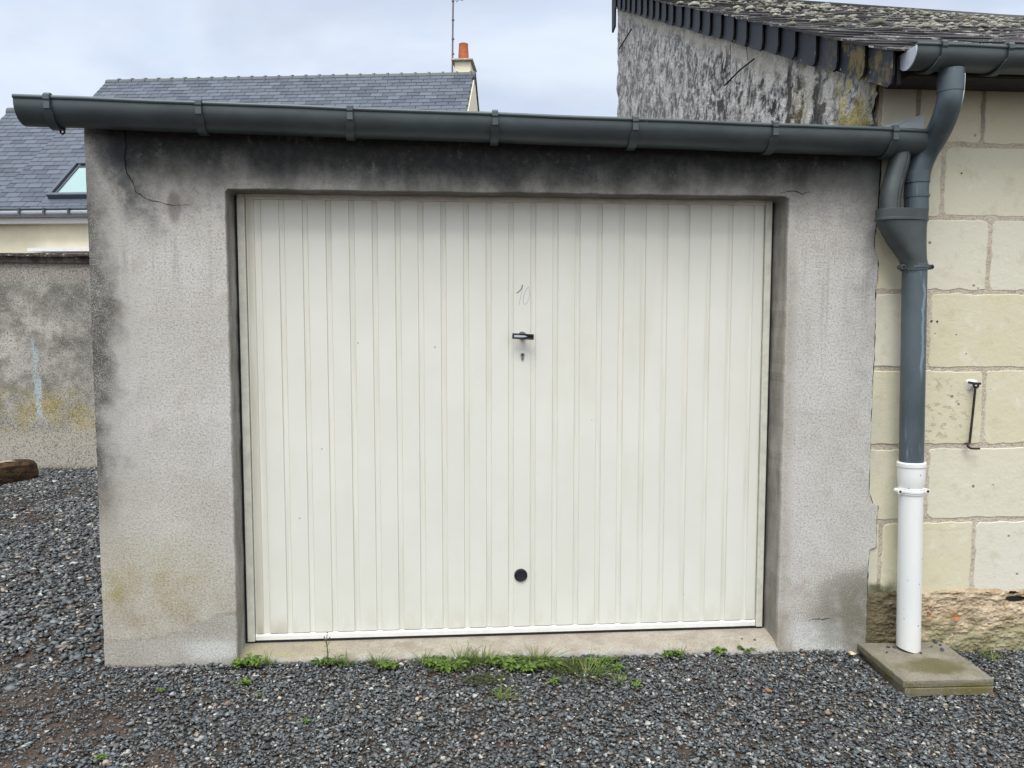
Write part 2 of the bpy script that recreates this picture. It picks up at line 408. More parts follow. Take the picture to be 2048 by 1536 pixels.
def mat_pipe():
    M = Mat('scratched_zinc_pipe', rough=.4, metallic=.3, spec=.5)
    n = M.noise(6, 5, .6, M.vec(1, 1, .4)); s = M.noise(60, 3, .6, M.vec(1, 1, .08))
    c = M.mix(n.ss(.3, .7), (.055, .078, .095), (.10, .13, .15))
    dr = (M.x - 2.028 + (M.noise(14, 3)-.5)*.03).abs().ss(.009, .003)*M.z.ss(1.2, 1.3)*M.z.ss(1.68, 1.62)
    c = M.mix(dr*.6, c, (.27, .37, .46))
    c = M.mix(s.ss(.60, .72)*M.z.ss(1.15, .9)*.6, c, (.28, .33, .36))
    c = M.mix(s.ss(.66, .74)*.3, c, (.24, .28, .30))
    M.set('Roughness', n*.25+.3); return M.col(c)
def mat_door():
    M = Mat('cream_painted_steel', rough=.42, spec=.4)
    n = M.noise(2.5, 4, .6); d = M.noise(4, 5, .65, M.vec(1, 1, .15))
    c = M.mix(n.ss(.3, .7), (.64, .645, .59), (.68, .685, .635))
    c = M.mix((M.x+.92).ss(.12, .0)*(d.ss(.35, .65)*.7+.15), c, (.40, .36, .25))
    c = M.mix(M.z.ss(.16, .04)*M.x.ss(-.6, -.85)*d.ss(.3, .6)*.7, c, (.28, .24, .17))
    c = M.mix(M.voro(9).ss(.045, .03)*M.noise(5, 1).ss(.50, .55)*.7, c, (.25, .24, .2))
    c = M.mix(M.z.ss(.22, .05)*M.noise(9, 5, .7, M.vec(1, 1, .4)).ss(.42, .65)*.35, c, (.42, .39, .31))
    c = M.mix(d.ss(.55, .75)*.25, c, (.55, .54, .43))
    M.bump(n, .004, .15); return M.col(c)
def mat_groove():
    M = Mat('weathered_door_groove', rough=.5, spec=.35)
    d = M.noise(30, 4, .6, M.vec(1, 1, .06))
    c = M.mix(d.ss(.3, .65), (.60, .60, .54), (.68, .68, .625))
    return M.col(c)
def mat_flat(name, c, rough=.6, metal=0., var=.25, scale=20, spec=.4, bump=.002):
    M = Mat(name, rough=rough, metallic=metal, spec=spec)
    n = M.noise(scale, 4, .6)
    M.bump(n, bump, .5)
    return M.col(M.mix(n.ss(.3, .7), tuple(v*(1-var) for v in c), tuple(min(1, v*(1+var)) for v in c)))
def mat_white_pvc():
    M = Mat('white_plastic', rough=.38, spec=.5)
    n = M.noise(5, 4, .6, M.vec(1, 1, .4)); s = M.voro(20).ss(.09, .06)*M.noise(9, 1).ss(.48, .54)
    c = M.mix(n.ss(.3, .7), (.70, .72, .73), (.76, .77, .77))
    c = M.mix(s*.85, c, (.12, .12, .12))
    c = M.mix(M.z.ss(.14, .0)*n.ss(.4, .6)*.35, c, (.45, .44, .38)); return M.col(c)
def mat_slab():
    M = Mat('mossy_concrete_slab', rough=.95, spec=.15)
    n = M.noise(9, 5, .65); f = M.noise(130, 3, .7)
    c = M.mix(n.ss(.3, .7), (.18, .165, .13), (.275, .255, .21))
    rr = ((M.x-2.06)*(M.x-2.06)*16.0 + (M.y+.26)*(M.y+.26)*75.0)
    c = M.mix((rr+(n-.5)).ss(.7, .15)*.75, c, (.105, .095, .035))
    c = M.mix((M.z*-1.0).ss(.006, .02)*n.ss(.3, .6)*.85, c, (.11, .10, .025))
    c = M.mix(M.x.ss(1.90, 1.84)*n.ss(.35, .6)*.5, c, (.12, .11, .04))
    c = M.mix(f.ss(.46, .36)*.5, c, (.08, .075, .055)); c = M.mix(f.ss(.6, .7)*.4, c, (.5, .48, .42))
    M.bump(f, .003, .8); return M.col(c)
def mat_ground():
    M = Mat('packed_earth', rough=.95, spec=.1)
    n = M.noise(5, 6, .65); f = M.noise(60, 4, .75)
    c = M.mix(n.ss(.35, .65), (.055, .045, .039), (.130, .098, .076))
    c = M.mix(f.ss(.55, .7)*.6, c, (.17, .15, .13)); c = M.mix(f.ss(.45, .33)*.7, c, (.03, .027, .025))
    M.bump(f*1.0+n*.5, .02, 1); return M.col(c)
def mat_stone():
    M = Mat('slate_gravel', rough=.6, spec=.35)
    a = M.attr('stone_color', 'Color'); f = M.noise(220, 3, .6)
    M.bump(f, .002, .5)
    return M.col(M.mix(f.ss(.35, .65)*.3, a, (.16, .17, .18)))
def mat_leaf(name, a, b):
    M = Mat(name, rough=.5, spec=.35)
    t = M.attr('tint'); M.set('Subsurface Weight', 0.0)
    tr = M.nt.nodes.new('ShaderNodeBsdfTranslucent'); mx = M.nt.nodes.new('ShaderNodeMixShader'); mx.inputs[0].default_value = .3
    c = M.mix(t, a, b); M.nt.links.new(c, tr.inputs[0]); out = M.nt.nodes['Material Output']
    M.nt.links.new(M.b.outputs[0], mx.inputs[1]); M.nt.links.new(tr.outputs[0], mx.inputs[2]); M.nt.links.new(mx.outputs[0], out.inputs[0])
    return M.col(c)
def mat_wood():
    M = Mat('wet_brown_timber', rough=.6, spec=.35)
    n = M.noise(14, 5, .7, M.vec(.35, .9, 2.5)); 
    c = M.mix(n.ss(.38, .62), (.016, .009, .005), (.085, .045, .020))
    nn = M.nt.nodes.new('ShaderNodeNewGeometry'); s3 = M.nt.nodes.new('ShaderNodeSeparateXYZ'); M.nt.links.new(nn.outputs['Normal'], s3.inputs[0])
    tt = M.attr('tint')
    c = M.mix(tt*n.ss(.25, .5), c, (.42, .38, .30)); M.bump(n, .02, 1); return M.col(c)
def mat_coping():
    M = Mat('coping_slate', rough=.9, spec=.2)
    n = M.noise(10, 5, .7); f = M.noise(35, 3, .7)
    c = M.mix(n.ss(.35, .65), (.035, .03, .028), (.10, .085, .075))
    c = M.mix((f*.5+n*.5).ss(.55, .60)*M.z.ss(2.13, 2.16), c, (.50, .49, .45)); M.bump(f, .01, 1); return M.col(c)

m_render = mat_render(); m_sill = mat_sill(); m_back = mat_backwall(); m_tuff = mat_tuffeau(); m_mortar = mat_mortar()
m_rubble = mat_rubble(); m_gable = mat_gable(); m_slate = mat_slate_new(); m_oldslate = mat_slate_old(); m_verge = mat_slate_verge()
m_lichen = mat_lichen(); m_gutter = mat_zinc('anthracite_zinc_gutter', (.060, .076, .084)); m_gut2 = mat_zinc('anthracite_zinc_eave', (.060, .076, .080))
m_bright = mat_zinc('bare_bright_zinc', (.46, .50, .55), .45, .3, .1); m_pipe = mat_pipe(); m_hop = mat_zinc('zinc_hopper', (.060, .072, .074))
m_door = mat_door(); m_groove = mat_groove(); m_frame = mat_flat('cream_frame', (.58, .58, .51), .45, var=.1)
m_black = mat_flat('black_rubber', (.012, .014, .018), .6); m_dark = mat_flat('dark_gap', (.008, .008, .009), .9)
m_white = mat_flat('white_trim', (.74, .75, .77), .45, var=.04); m_pvc = mat_white_pvc(); m_slab = mat_slab()
m_ground = mat_ground(); m_stone = mat_stone(); m_wood = mat_wood(); m_cop = mat_coping()
m_cream = mat_flat('cream_house_render', (.80, .75, .585), .9, var=.04, scale=6); m_terra = mat_flat('terracotta', (.42, .12, .055), .8, var=.2, scale=9)
m_capstone = mat_flat('chimney_cap_stone', (.42, .40, .33), .9, var=.15); m_iron = mat_flat('rusty_black_iron', (.035, .025, .022), .7, .3, .4, 40)
m_steel = mat_flat('antenna_steel', (.16, .15, .17), .5, .3); m_soffit = mat_flat('dark_soffit_board', (.03, .028, .026), .8)
m_lite = mat_flat('pale_plastic', (.72, .72, .70), .4, var=.04); m_lock = mat_flat('lock_metal', (.20, .20, .19), .4, .6, .15, 60)
m_pen = mat_flat('marker_ink', (.055, .055, .10), .7, var=.3); m_penf = mat_flat('faded_marker_ink', (.36, .36, .36), .7, var=.2)
m_crack = mat_flat('crack_dark', (.012, .011, .01), 1, var=.1); m_plaster = mat_flat('white_plaster_blob', (.70, .70, .68), .8, var=.05)
m_leaf = mat_leaf('bright_green_leaf', (.075, .135, .025), (.18, .275, .055)); m_blade = mat_leaf('grass_blade_green', (.06, .12, .022), (.17, .25, .055))
m_olive = mat_leaf('olive_moss_leaf', (.045, .06, .020), (.09, .12, .035)); m_straw = mat_leaf('straw_blade', (.30, .25, .12), (.20, .22, .07))
def mat_glass():
    M = Mat('skylight_glass', coord='Object', rough=.2, spec=.5); n = M.noise(2, 2); return M.col(M.mix(n, (.24, .35, .36), (.30, .42, .43)))
m_glass = mat_glass()

# ------------------------------------------------------------------ ground
DIRT = [(atZ(a, b, 0).x, atZ(a, b, 0).y, r) for a, b, r in ((60, 1400, .26), (170, 1440, .22), (20, 1330, .18), (260, 1400, .12), (330, 1500, .10), (40, 1010, .35), (150, 990, .22), (60, 1040, .3),
        (200, 1290, .07), (880, 1340, .06), (1010, 1470, .05), (1120, 1440, .05), (1260, 1390, .06), (930, 1400, .05), (1370, 1480, .06), (60, 1500, .12), (1130, 1330, .08), (460, 1480, .06), (950, 1445, .05))]
def gz_(x, y):
    z = -.0157 - .0105*max(-2.5, min(3.0, x))
    if y < 0: z += .035*max(y, -1.5)
    if x > 1.7 and y < .02: z -= .018*min(1, (x-1.7)/.2)
    return z + .006*fbm(x*2.1, y*2.1, 3, 3)
def dirt(x, y):
    d = 0
    for a, b, r in DIRT:
        q = ((x-a)**2 + (y-b)**2)/(r*r)
        if q < 4: d = max(d, math.exp(-q*1.7)*(.6+.5*fbm(x*14, y*14, 2, 3)))
    return d
def grid_axis(lo, hi, fine_lo, fine_hi, fs, cs):
    a = list(np.arange(lo, fine_lo, cs)) + list(np.arange(fine_lo, fine_hi, fs)) + list(np.arange(fine_hi, hi+cs, cs)); return a
xs = grid_axis(-1000, 1000, -8, 6, .08, 62); ys = grid_axis(-1000, 1000, -4, 6, .08, 62)
g = MB(); vs = []
for y in ys:
    for x in xs: vs.append((x, y, gz_(x, y)-.004 if abs(x) < 20 and abs(y) < 20 else -.03))
nx = len(xs); g.add(vs, [(j*nx+i, j*nx+i+1, (j+1)*nx+i+1, (j+1)*nx+i) for j in range(len(ys)-1) for i in range(nx-1)])
tag(g.build('ground', m_ground, smooth=True, fixn=False), 'brown packed earth under the slate gravel', 'ground', kind='structure')

# gravel shards
def hull(scale, n, seed):
    rr = random.Random(seed); bm = bmesh.new()
    for _ in range(n):
        v = Vector((rr.gauss(0, 1), rr.gauss(0, 1), rr.gauss(0, 1))).normalized()*rr.uniform(.8, 1)
        bm.verts.new((v.x*scale[0], v.y*scale[1], v.z*scale[2]))
    bmesh.ops.convex_hull(bm, input=bm.verts)
    for v in [v for v in bm.verts if not v.link_faces]: bm.verts.remove(v)
    bmesh.ops.triangulate(bm, faces=bm.faces)
    bm.verts.index_update()
    V_ = np.array([v.co[:] for v in bm.verts]); F_ = np.array([[v.index for v in f.verts] for f in bm.faces]); bm.free(); return V_, F_
SHARDS = [hull((random.Random(i).uniform(.85, 1.15), random.Random(i+50).uniform(.5, .8), random.Random(i+90).uniform(.22, .5)), random.Random(i+7).choice((8, 9, 10)), i) for i in range(18)]
def stone_field(name, spots, mat, label, cat, kind='stuff'):
    """spots: array x y z size kindcode"""
    n = len(spots); pid = RNG.integers(0, len(SHARDS), n)
    VV = []; FF = []; CC = []; off = 0
    ang = RNG.uniform(0, 2*np.pi, n); tilt = RNG.normal(0, .38, n); ta = RNG.uniform(0, 2*np.pi, n)
    br = np.clip(RNG.lognormal(0, .50, n), .35, 3.0); kd = RNG.uniform(0, 1, n)
    base = np.stack([.078*br, .087*br, .094*br], 1)
    warm = kd > .962; base[warm] = np.stack([.38*br[warm]**.4, .32*br[warm]**.4, .25*br[warm]**.4], 1)
    pink = kd > .991; base[pink] = np.stack([.32*br[pink]**.4, .21*br[pink]**.4, .16*br[pink]**.4], 1)
    wh = (kd > .928) & (kd < .962); base[wh] = np.stack([.45*br[wh]**.4]*2+[.43*br[wh]**.4], 1)
    lg = (kd > .80) & (kd <= .928); base[lg] = np.stack([.19*br[lg]**.6, .205*br[lg]**.6, .21*br[lg]**.6], 1)
    bn = (kd > .74) & (kd <= .80); base[bn] = np.stack([.11*br[bn]**.6, .085*br[bn]**.6, .068*br[bn]**.6], 1)
    for p in range(len(SHARDS)):
        ix = np.nonzero(pid == p)[0]; V_, F_ = SHARDS[p]
        ca, sa = np.cos(ang[ix]), np.sin(ang[ix]); ct, st = np.cos(tilt[ix]), np.sin(tilt[ix])
        v = V_[None]*spots[ix, 3][:, None, None]
        y = v[..., 1]*ct[:, None]-v[..., 2]*st[:, None]; z = v[..., 1]*st[:, None]+v[..., 2]*ct[:, None]; x = v[..., 0]
        X = x*ca[:, None]-y*sa[:, None]; Y = x*sa[:, None]+y*ca[:, None]
        out = np.stack([X+spots[ix, 0][:, None], Y+spots[ix, 1][:, None], z+spots[ix, 2][:, None]], 2).reshape(-1, 3)
        f = (F_[None]+(np.arange(len(ix))*len(V_))[:, None, None]).reshape(-1, 3)+off
        VV.append(out); FF.append(f); CC.append(np.repeat(base[ix], len(F_), 0)); off += len(out)
    VV = np.concatenate(VV); FF = np.concatenate(FF); CC = np.concatenate(CC)
    me = bpy.data.meshes.new(name); me.vertices.add(len(VV)); me.vertices.foreach_set('co', VV.astype(np.float32).ravel())
    me.loops.add(FF.size); me.loops.foreach_set('vertex_index', FF.astype(np.int32).ravel())
    me.polygons.add(len(FF)); me.polygons.foreach_set('loop_start', np.arange(0, FF.size, 3, dtype=np.int32))
    me.update(calc_edges=True)
    at = me.attributes.new('stone_color', 'FLOAT_COLOR', 'FACE'); at.data.foreach_set('color', np.concatenate([np.clip(CC, 0, .8), np.ones((len(CC), 1))], 1).astype(np.float32).ravel())
    me.materials.append(mat)
    o = bpy.data.objects.new(name, me); COL.objects.link(o); return tag(o, label, cat, kind=kind)
spots = []
def scatter(x0, x1, y0, y1, dens, smin, smax, skip=None):
    n = int((x1-x0)*(y1-y0)*dens)
    for x, y, s in zip(RNG.uniform(x0, x1, n), RNG.uniform(y0, y1, n), RNG.uniform(0, 1, n)):
        if skip and skip(x, y): continue
        d = dirt(x, y)
        if random.random() < d*.88: continue
        s = smin + (smax-smin)*s**2.6
        if d > .3: s *= .75
        spots.append((x, y, gz_(x, y) + random.uniform(-.002, .011), s))
def sk(x, y):
    if y > -.012 and -1.50 < x: return True
    return 1.83 < x < 2.26 and -.40 < y < .02
scatter(-2.4, 2.9, -1.45, 0, 10200, .0075, .018, sk)
scatter(-2.4, 2.9, -1.45, 0, 330, .015, .025, sk)
scatter(-2.4, -1.1, -1.2, -.05, 60, .028, .042)
scatter(-3.6, -1.52, 0, 3.0, 40, .03, .045)
scatter(-4.2, -1.50, 0, 4.77, 3300, .012, .032)
scatter(-3.4, -2.4, -1.45, 0, 2500, .009, .02)
scatter(2.9, 3.9, -1.45, 0, 2500, .009, .02)
scatter(-5.5, -4.2, 2.5, 4.77, 1200, .012, .03)
scatter(-3.0, 3.4, -2.1, -1.45, 2200, .01, .02)
stone_field('gravel', np.array(spots), m_stone, 'dark blue grey slate gravel with a few cream chips covering the yard', 'gravel')

# ------------------------------------------------------------------ GARAGE
XL, XR, ZT = -.944, 1.474, 2.026
gar = empty('garage', (.19, 0, 0), 'small grey rendered garage with cream up and over door', 'garage')
def jag(p, q, step=.04, amp=.0018, seed=0):
    p = Vector(p); q = Vector(q); n = max(1, int((q-p).length/step)); rr = random.Random(seed); out = []
    for i in range(n):
        c = p.lerp(q, i/n)
        if i: c = c + Vector((rr.uniform(-amp, amp), 0, rr.uniform(-amp, amp)))
        out.append(c)
    return out
pts = []
right_edge = [(1762, 305), (1760, 350), (1757, 400), (1756, 432), (1750, 470), (1750, 500), (1757, 522), (1756, 560), (1752, 577), (1751, 640), (1750, 700), (1747, 745), (1745, 800), (1742, 870),
              (1740, 930), (1739, 985), (1746, 1008), (1757, 1012), (1755, 1030), (1753, 1096), (1740, 1100), (1737, 1140), (1735, 1200), (1732, 1290)]
RE = [atY(a, b, 0) for a, b in right_edge]; RE[0].z = 2.262; RE[-1].z = -.12
corner = [(-1.5015, 0, -.12), (-1.499, 0, 2.262)]
seq = [corner[0], corner[1], RE[0]]
poly = jag(corner[0], corner[1], seed=1) + jag(corner[1], RE[0], .1, seed=2)
for i in range(len(RE)-1): poly += jag(RE[i], RE[i+1], .025, .0025, seed=10+i)
poly += jag(RE[-1], (XR, 0, -.12), seed=3) + jag((XR, 0, -.12), (XR, 0, ZT-.012), seed=4) + jag((XR, 0, ZT-.012), (XR-.015, 0, ZT), .01, 0) \
      + jag((XR-.015, 0, ZT), (XL+.012, 0, ZT), .06, .002, seed=5) + jag((XL+.012, 0, ZT), (XL, 0, ZT-.012), .01, 0) + jag((XL, 0, ZT-.012), (XL, 0, -.12), seed=6)
g = MB()
# splay: outline at the front, slightly narrower opening at the back
D = .165
back = []
for p in poly:
    q = p.copy(); q.y = D
    if XL-.01 < q.x < XL+.1 and q.z < 2.05: q.x += .003
    if XR-.1 < q.x < XR+.01 and q.z < 2.05: q.x -= .012
    back.append(q)
n = len(poly)
g.add(poly + back, [tuple(range(n)), tuple(range(2*n-1, n-1, -1))] + [(i, i+n, (i+1) % n+n, (i+1) % n) for i in range(n)])
# side, back walls
g.box((-1.498, D+.002, -.12), (-1.34, 4.76, 2.30)); g.box((-1.338, 4.6, -.12), (1.70, 4.76, 2.45)); g.box((1.72, D+.002, -.12), (1.872, 4.76, 2.30))
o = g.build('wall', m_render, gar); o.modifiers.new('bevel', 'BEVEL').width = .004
o.modifiers['bevel'].segments = 2; o.modifiers['bevel'].limit_method = 'ANGLE'; o.modifiers['bevel'].angle_limit = R(50)
# roof
g = MB(); g.prism([(-1.50, -.0, 2.268), (-1.50, 4.9, 2.55), (-1.50, 4.9, 2.58), (-1.50, -.0, 2.30)], (3.36, 0, 0))
for k in range(28): g.tube([(-1.49+k*.1235, -.01, 2.302), (-1.49+k*.1235, 4.9, 2.582)], .016, 6)
g.build('roof', mat_flat('fibre_cement_sheet', (.22, .21, .2), .9), gar)
g = MB(); g.box((-1.495, .002, 2.2635), (1.86, .16, 2.2675)); g.build('fascia', m_soffit, gar)
# sill
g = MB()
xs_ = np.linspace(XL-.002, XR+.002, 50); rings = []
for i, x in enumerate(xs_):
    j = .003*fbm(x*4, 0, 0, 3); tilt = -.0105*(x+.13)
    rings.append([Vector((x, .30, -.12)), Vector((x, .30, .033)), Vector((x, .118, .030)), Vector((x, .03, .012+j)), Vector((x, .006, .006+j+tilt)), Vector((x, -.006+j, -.004+tilt)), Vector((x, -.010+j, -.022+tilt)), Vector((x, -.012, -.12))])
g.loft(rings, True); g.build('sill', m_sill, gar, smooth=True, angle=50)
# crack
def crack(pix, ws, name='crack', Y=-.0012, par=gar):
    P = [atY(a, b, Y) for a, b in pix]; Q = []; W_ = []
    rr = random.Random(3)
    for i in range(len(P)-1):
        for k in range(4):
            t = k/4; Q.append(P[i].lerp(P[i+1], t) + Vector((rr.uniform(-1, 1)*.0022, 0, rr.uniform(-1, 1)*.0022))); W_.append((ws[i]*(1-t)+ws[i+1]*t)*rr.uniform(.5, 1.3))
    Q.append(P[-1]); W_.append(ws[-1]*.3)
    a = []; b = []
    for i, q in enumerate(Q):
        t = (Q[min(i+1, len(Q)-1)]-Q[max(i-1, 0)]).normalized(); nn = Vector((-t.z, 0, t.x)); a.append(q+nn*W_[i]/2); b.append(q-nn*W_[i]/2)
    g = MB(); N_ = len(Q)
    g.add(a+b, [(i, i+1, N_+i+1, N_+i) for i in range(N_-1)]); return g.build(name, m_crack, par)
crack([(250, 262), (252, 294), (250, 317), (251, 334), (255, 350), (266, 366), (271, 383), (285, 392), (304, 402), (318, 403), (334, 409), (351, 410), (386, 409)],
      [.010, .006, .007, .006, .0035, .003, .003, .0025, .0022, .002, .003, .0015, .0006])
crack([(1616, 1241), (1635, 1238), (1645, 1239), (1662, 1236)], [.0015, .003, .003, .001])
crack([(1560, 386), (1590, 382), (1605, 388), (1620, 383)], [.002, .004, .003, .001])
# dark joint between garage and stone house
g = MB(); ring = []
for i in range(len(RE)-1):
    for k in range(5):
        p = RE[i].lerp(RE[i+1], k/5); w_ = .0015+.008*abs(fbm(p.z*14, 1, 0, 3)) + (.006 if p.z > 1.9 else 0)
        ring.append([Vector((p.x-.004, .0060, p.z)), Vector((p.x+w_, .0060, p.z))])
for i in range(len(ring)-1):
    g.add(ring[i]+ring[i+1], [(0, 1, 3, 2)])
g.build('joint_gap', m_dark, gar)

# door frame and door
DY = .118                                   # frame face
FX0, FX1, DZ0, DZ1 = -.930, 1.450, .040, 2.035
fr = MB()
fr.box((FX0, DY, DZ0), (FX0+.032, DY+.05, DZ1)); fr.box((FX1-.030, DY, DZ0), (FX1, DY+.05, DZ1)); fr.box((FX0+.034, DY, DZ1-.03), (FX1-.032, DY+.05, DZ1))
fr.build('door_frame', m_frame, gar, bevel=.003)
for x0, x1 in ((XL+.002, FX0-.002), (FX1+.0015, XR-.0135)):
    g = MB(); ring = []
    for k in range(60):
        z = .02+(2.03-.02)*k/59; wv = .0015*fbm(z*8, x0, 0, 3)
        ring.append([Vector((x0, DY+.012, z)), Vector((x1+wv, DY+.012, z)), Vector((x1+wv, DY+.04, z)), Vector((x0, DY+.04, z))])
    g.loft(ring, True); g.build('seal', m_black, gar)
g = MB(); g.box((XL-.2, .30, -.1), (XR+.2, .34, 2.3)); g.build('void_backing', m_dark, gar)  # black sheet standing in for the unlit space behind the door
door = MB(); X0 = FX0+.034; X1 = FX1-.032
# corrugated sheet: profile along x; wide raised bands and narrow grooves
prof = [(X0, .010), (X0+.006, .010), (X0+.008, -.001), (X0+.034, -.001), (X0+.037, .010)]
x = X0+.054; bands = []
S0 = -.834; k = 0
while True:
    a = S0 + .1001*k; b = a + .0800
    if b > X1-.012: break
    bands.append((a, b)); prof += [(a, .010), (a+.004, -.001), (b-.002, -.001), (b, .010)]; k += 1
a = S0 + .1001*k
if a < X1-.02: prof += [(a, .010), (a+.004, -.001), (X1-.008, -.001), (X1-.006, .010)]; bands.append((a, X1-.006))
prof += [(X1, .010)]
# within a groove, give it a shallow centre bead
prof.sort(); full = []
zb0, zb1 = DZ0+.034, DZ1-.012
for i in range(len(prof)-1):
    p, q = prof[i], prof[i+1]
    gro = 1 if (p[1] > 0 or q[1] > 0) else 0
    ya, yb = DY+.010+p[1]*(.55 if p[1] > 0 else 1), DY+.010+q[1]*(.55 if q[1] > 0 else 1)
    zs = [zb0, .3, .6, 1.0, 1.4, 1.7, zb1]
    vs = []
    for z in zs: vs += [Vector((p[0], ya, z)), Vector((q[0], yb, z))]
    door.add(vs, [(2*j, 2*j+1, 2*j+3, 2*j+2) for j in range(len(zs)-1)], gro)
# closed lower and upper ends of the raised bands
for a, b in bands + [(X0+.006, X0+.037)]:
    for z in (zb0, zb1):
        door.add([Vector((a, DY+.0155, z)), Vector((a+.004, DY+.009, z)), Vector((b-.002, DY+.009, z)), Vector((b, DY+.0155, z))], [(0, 1, 2, 3)], 0)
door_o = door.build('door', [m_door, m_groove], gar, fixn=False)
# fix normals to face outwards
for p in door_o.data.polygons:
    pass
g = MB(); g.box((X0, DY+.004, DZ0+.004), (X1, DY+.030, DZ0+.024)); g.prism([(X0, DY+.0245, DZ0+.024), (X0, DY+.004, DZ0+.0245), (X0, DY+.0215, DZ0+.034)], (X1-X0, 0, 0))
for i in range(len(bands)-1):
    a = bands[i][1]; b = bands[i+1][0]; c = (a+b)/2
    g.prism([(c-.013, DY+.005, DZ0+.025), (c+.013, DY+.005, DZ0+.025), (c+.007, DY+.012, DZ0+.032), (c-.007, DY+.012, DZ0+.032)], (0, .004, 0))
g.build('bottom_rail', m_lite, door_o, bevel=.0015)
g = MB(); g.box((X0-.004, DY+.032, .035), (X1+.004, DY+.05, DZ1)); g.build('door_core', m_frame, door_o)
g = MB(); g.box((FX0, DY+.008, .0335), (FX1, DY+.03, DZ0+.0035)); g.build('rubber_strip', m_black, door_o)
# handle
hc = atY(1046, 673, DY-.03); FACE = DY+.009
g = MB(); n_ = 16
g.tube([(hc.x, FACE, hc.z), (hc.x, DY-.022, hc.z)], .011, 16)
g.tube([(hc.x, FACE+.001, hc.z+.004), (hc.x, FACE-.004, hc.z+.004)], .018, 20)
hd = MB(); M_ = Matrix.Translation((hc.x, hc.y, hc.z)) @ Matrix.Rotation(R(3), 4, 'Y')
for a, b in (((-.048, -.006, .008), (.048, .006, .0125)), ((-.048, -.006, -.0125), (.048, .006, -.008)), ((-.048, -.006, -.0078), (-.0425, .006, .0078)), ((.0425, -.006, -.0078), (.048, .006, .0078))):
    hd.box(a, b, M=M_)
hd.box((-.0424, .003, -.0078), (.0424, .0055, .0078), M=M_)
ho = hd.build('handle', m_black, door_o, bevel=.002); g.build('spindle', m_lock, door_o, smooth=True)
g = MB(); g.prism([M_ @ Vector(p) for p in ((-.041, -.003, .004), (-.025, -.003, .006), (.006, -.003, .005), (.020, -.003, .001), (.006, -.003, -.003), (-.02, -.003, -.0045), (-.04, -.003, -.004))], (0, .004, 0))
g.build('handle_inlay', m_bright, door_o)
lc = atY(1045, 711, FACE); g = MB()
g.tube([(lc.x, FACE+.001, lc.z+.004), (lc.x, FACE-.007, lc.z+.004)], .0085, 18); g.box((lc.x-.005, FACE-.0065, lc.z-.019), (lc.x+.005, FACE+.001, lc.z-.003))
g.build('lock_cylinder', m_lock, door_o, bevel=.001)
g = MB(); g.tube([(lc.x, FACE-.006, lc.z+.004), (lc.x, FACE-.0078, lc.z+.004)], .0035, 10); g.box((lc.x-.001, FACE-.0078, lc.z-.003), (lc.x+.001, FACE-.0068, lc.z+.004)); g.build('keyhole', m_dark, door_o)
kc = atY(1041.5, 1150, FACE); g = MB()
g.loft([[Vector((kc.x+math.cos(t)*r_, FACE+y_, kc.z+math.sin(t)*r_)) for t in (2*math.pi*j/28 for j in range(28))] for r_, y_ in ((.030, .001), (.0305, -.003), (.029, -.007), (.025, -.009), (.0235, -.006), (.012, -.005), (.004, -.005))], True)
g.build('pull_knob', m_black, door_o, smooth=True, angle=30)
# handwritten 10
def stroke(mb, pix, w0, w1):
    P = bez([atY(a, b, FACE-.0006) for a, b in pix], 6); A = []; B = []
    for i, q in enumerate(P):
        t = (P[min(i+1, len(P)-1)]-P[max(i-1, 0)]).normalized(); nn = Vector((-t.z, 0, t.x)); ww = (w0+(w1-w0)*i/(len(P)-1))/2; A.append(q+nn*ww); B.append(q-nn*ww)
    N_ = len(P); mb.add(A+B, [(i, i+1, N_+i+1, N_+i) for i in range(N_-1)])
cx = lambda x, y: (980+x/6.985, 540+y/6.985)
g = MB(); stroke(g, [cx(370, 322), cx(400, 305), cx(435, 265), cx(458, 205)], .0036, .0030)
g.build('number_mark', m_pen, door_o)
g = MB(); stroke(g, [cx(458, 205), cx(450, 270), cx(430, 370), cx(413, 450), cx(413, 485)], .0016, .0018)
stroke(g, [cx(538, 235), cx(505, 275), cx(475, 350), cx(462, 430), cx(485, 480), cx(520, 455), cx(545, 380), cx(551, 300), cx(538, 232)], .0022, .0014)
g.build('number_mark', m_penf, door_o)

# garage gutter
def gutter(mb, x0, x1, zl0, zl1, yc, r, drop, bead=.009, th=.0025, n=18):
    """half-round channel: lips at z, centre yc"""
    def ringp(x, zl):
        out = []
        prof = [(yc-r, zl)] + [(yc-r*math.cos(math.pi*k/n), zl-drop-r*math.sin(math.pi*k/n)) for k in range(n+1)] + [(yc+r, zl)]
        inn = [(yc+r-th, zl)] + [(yc+(r-th)*math.cos(math.pi*k/n), zl-drop-(r-th)*math.sin(math.pi*k/n)) for k in range(n+1)] + [(yc-r+th, zl)]
        return [Vector((x, y, z)) for y, z in prof+inn]
    N_ = 14; rings = []
    for i in range(N_+1):
        t = i/N_; x = x0+(x1-x0)*t; zl = zl0+(zl1-zl0)*t + .0012*math.sin(i*2.1); rings.append(ringp(x, zl))
    mb.loft(rings, True)
    mb.tube([(x0+(x1-x0)*i/N_, yc-r+.002, zl0+(zl1-zl0)*i/N_+.004+.0012*math.sin(i*2.1)) for i in range(N_+1)], bead, 12)
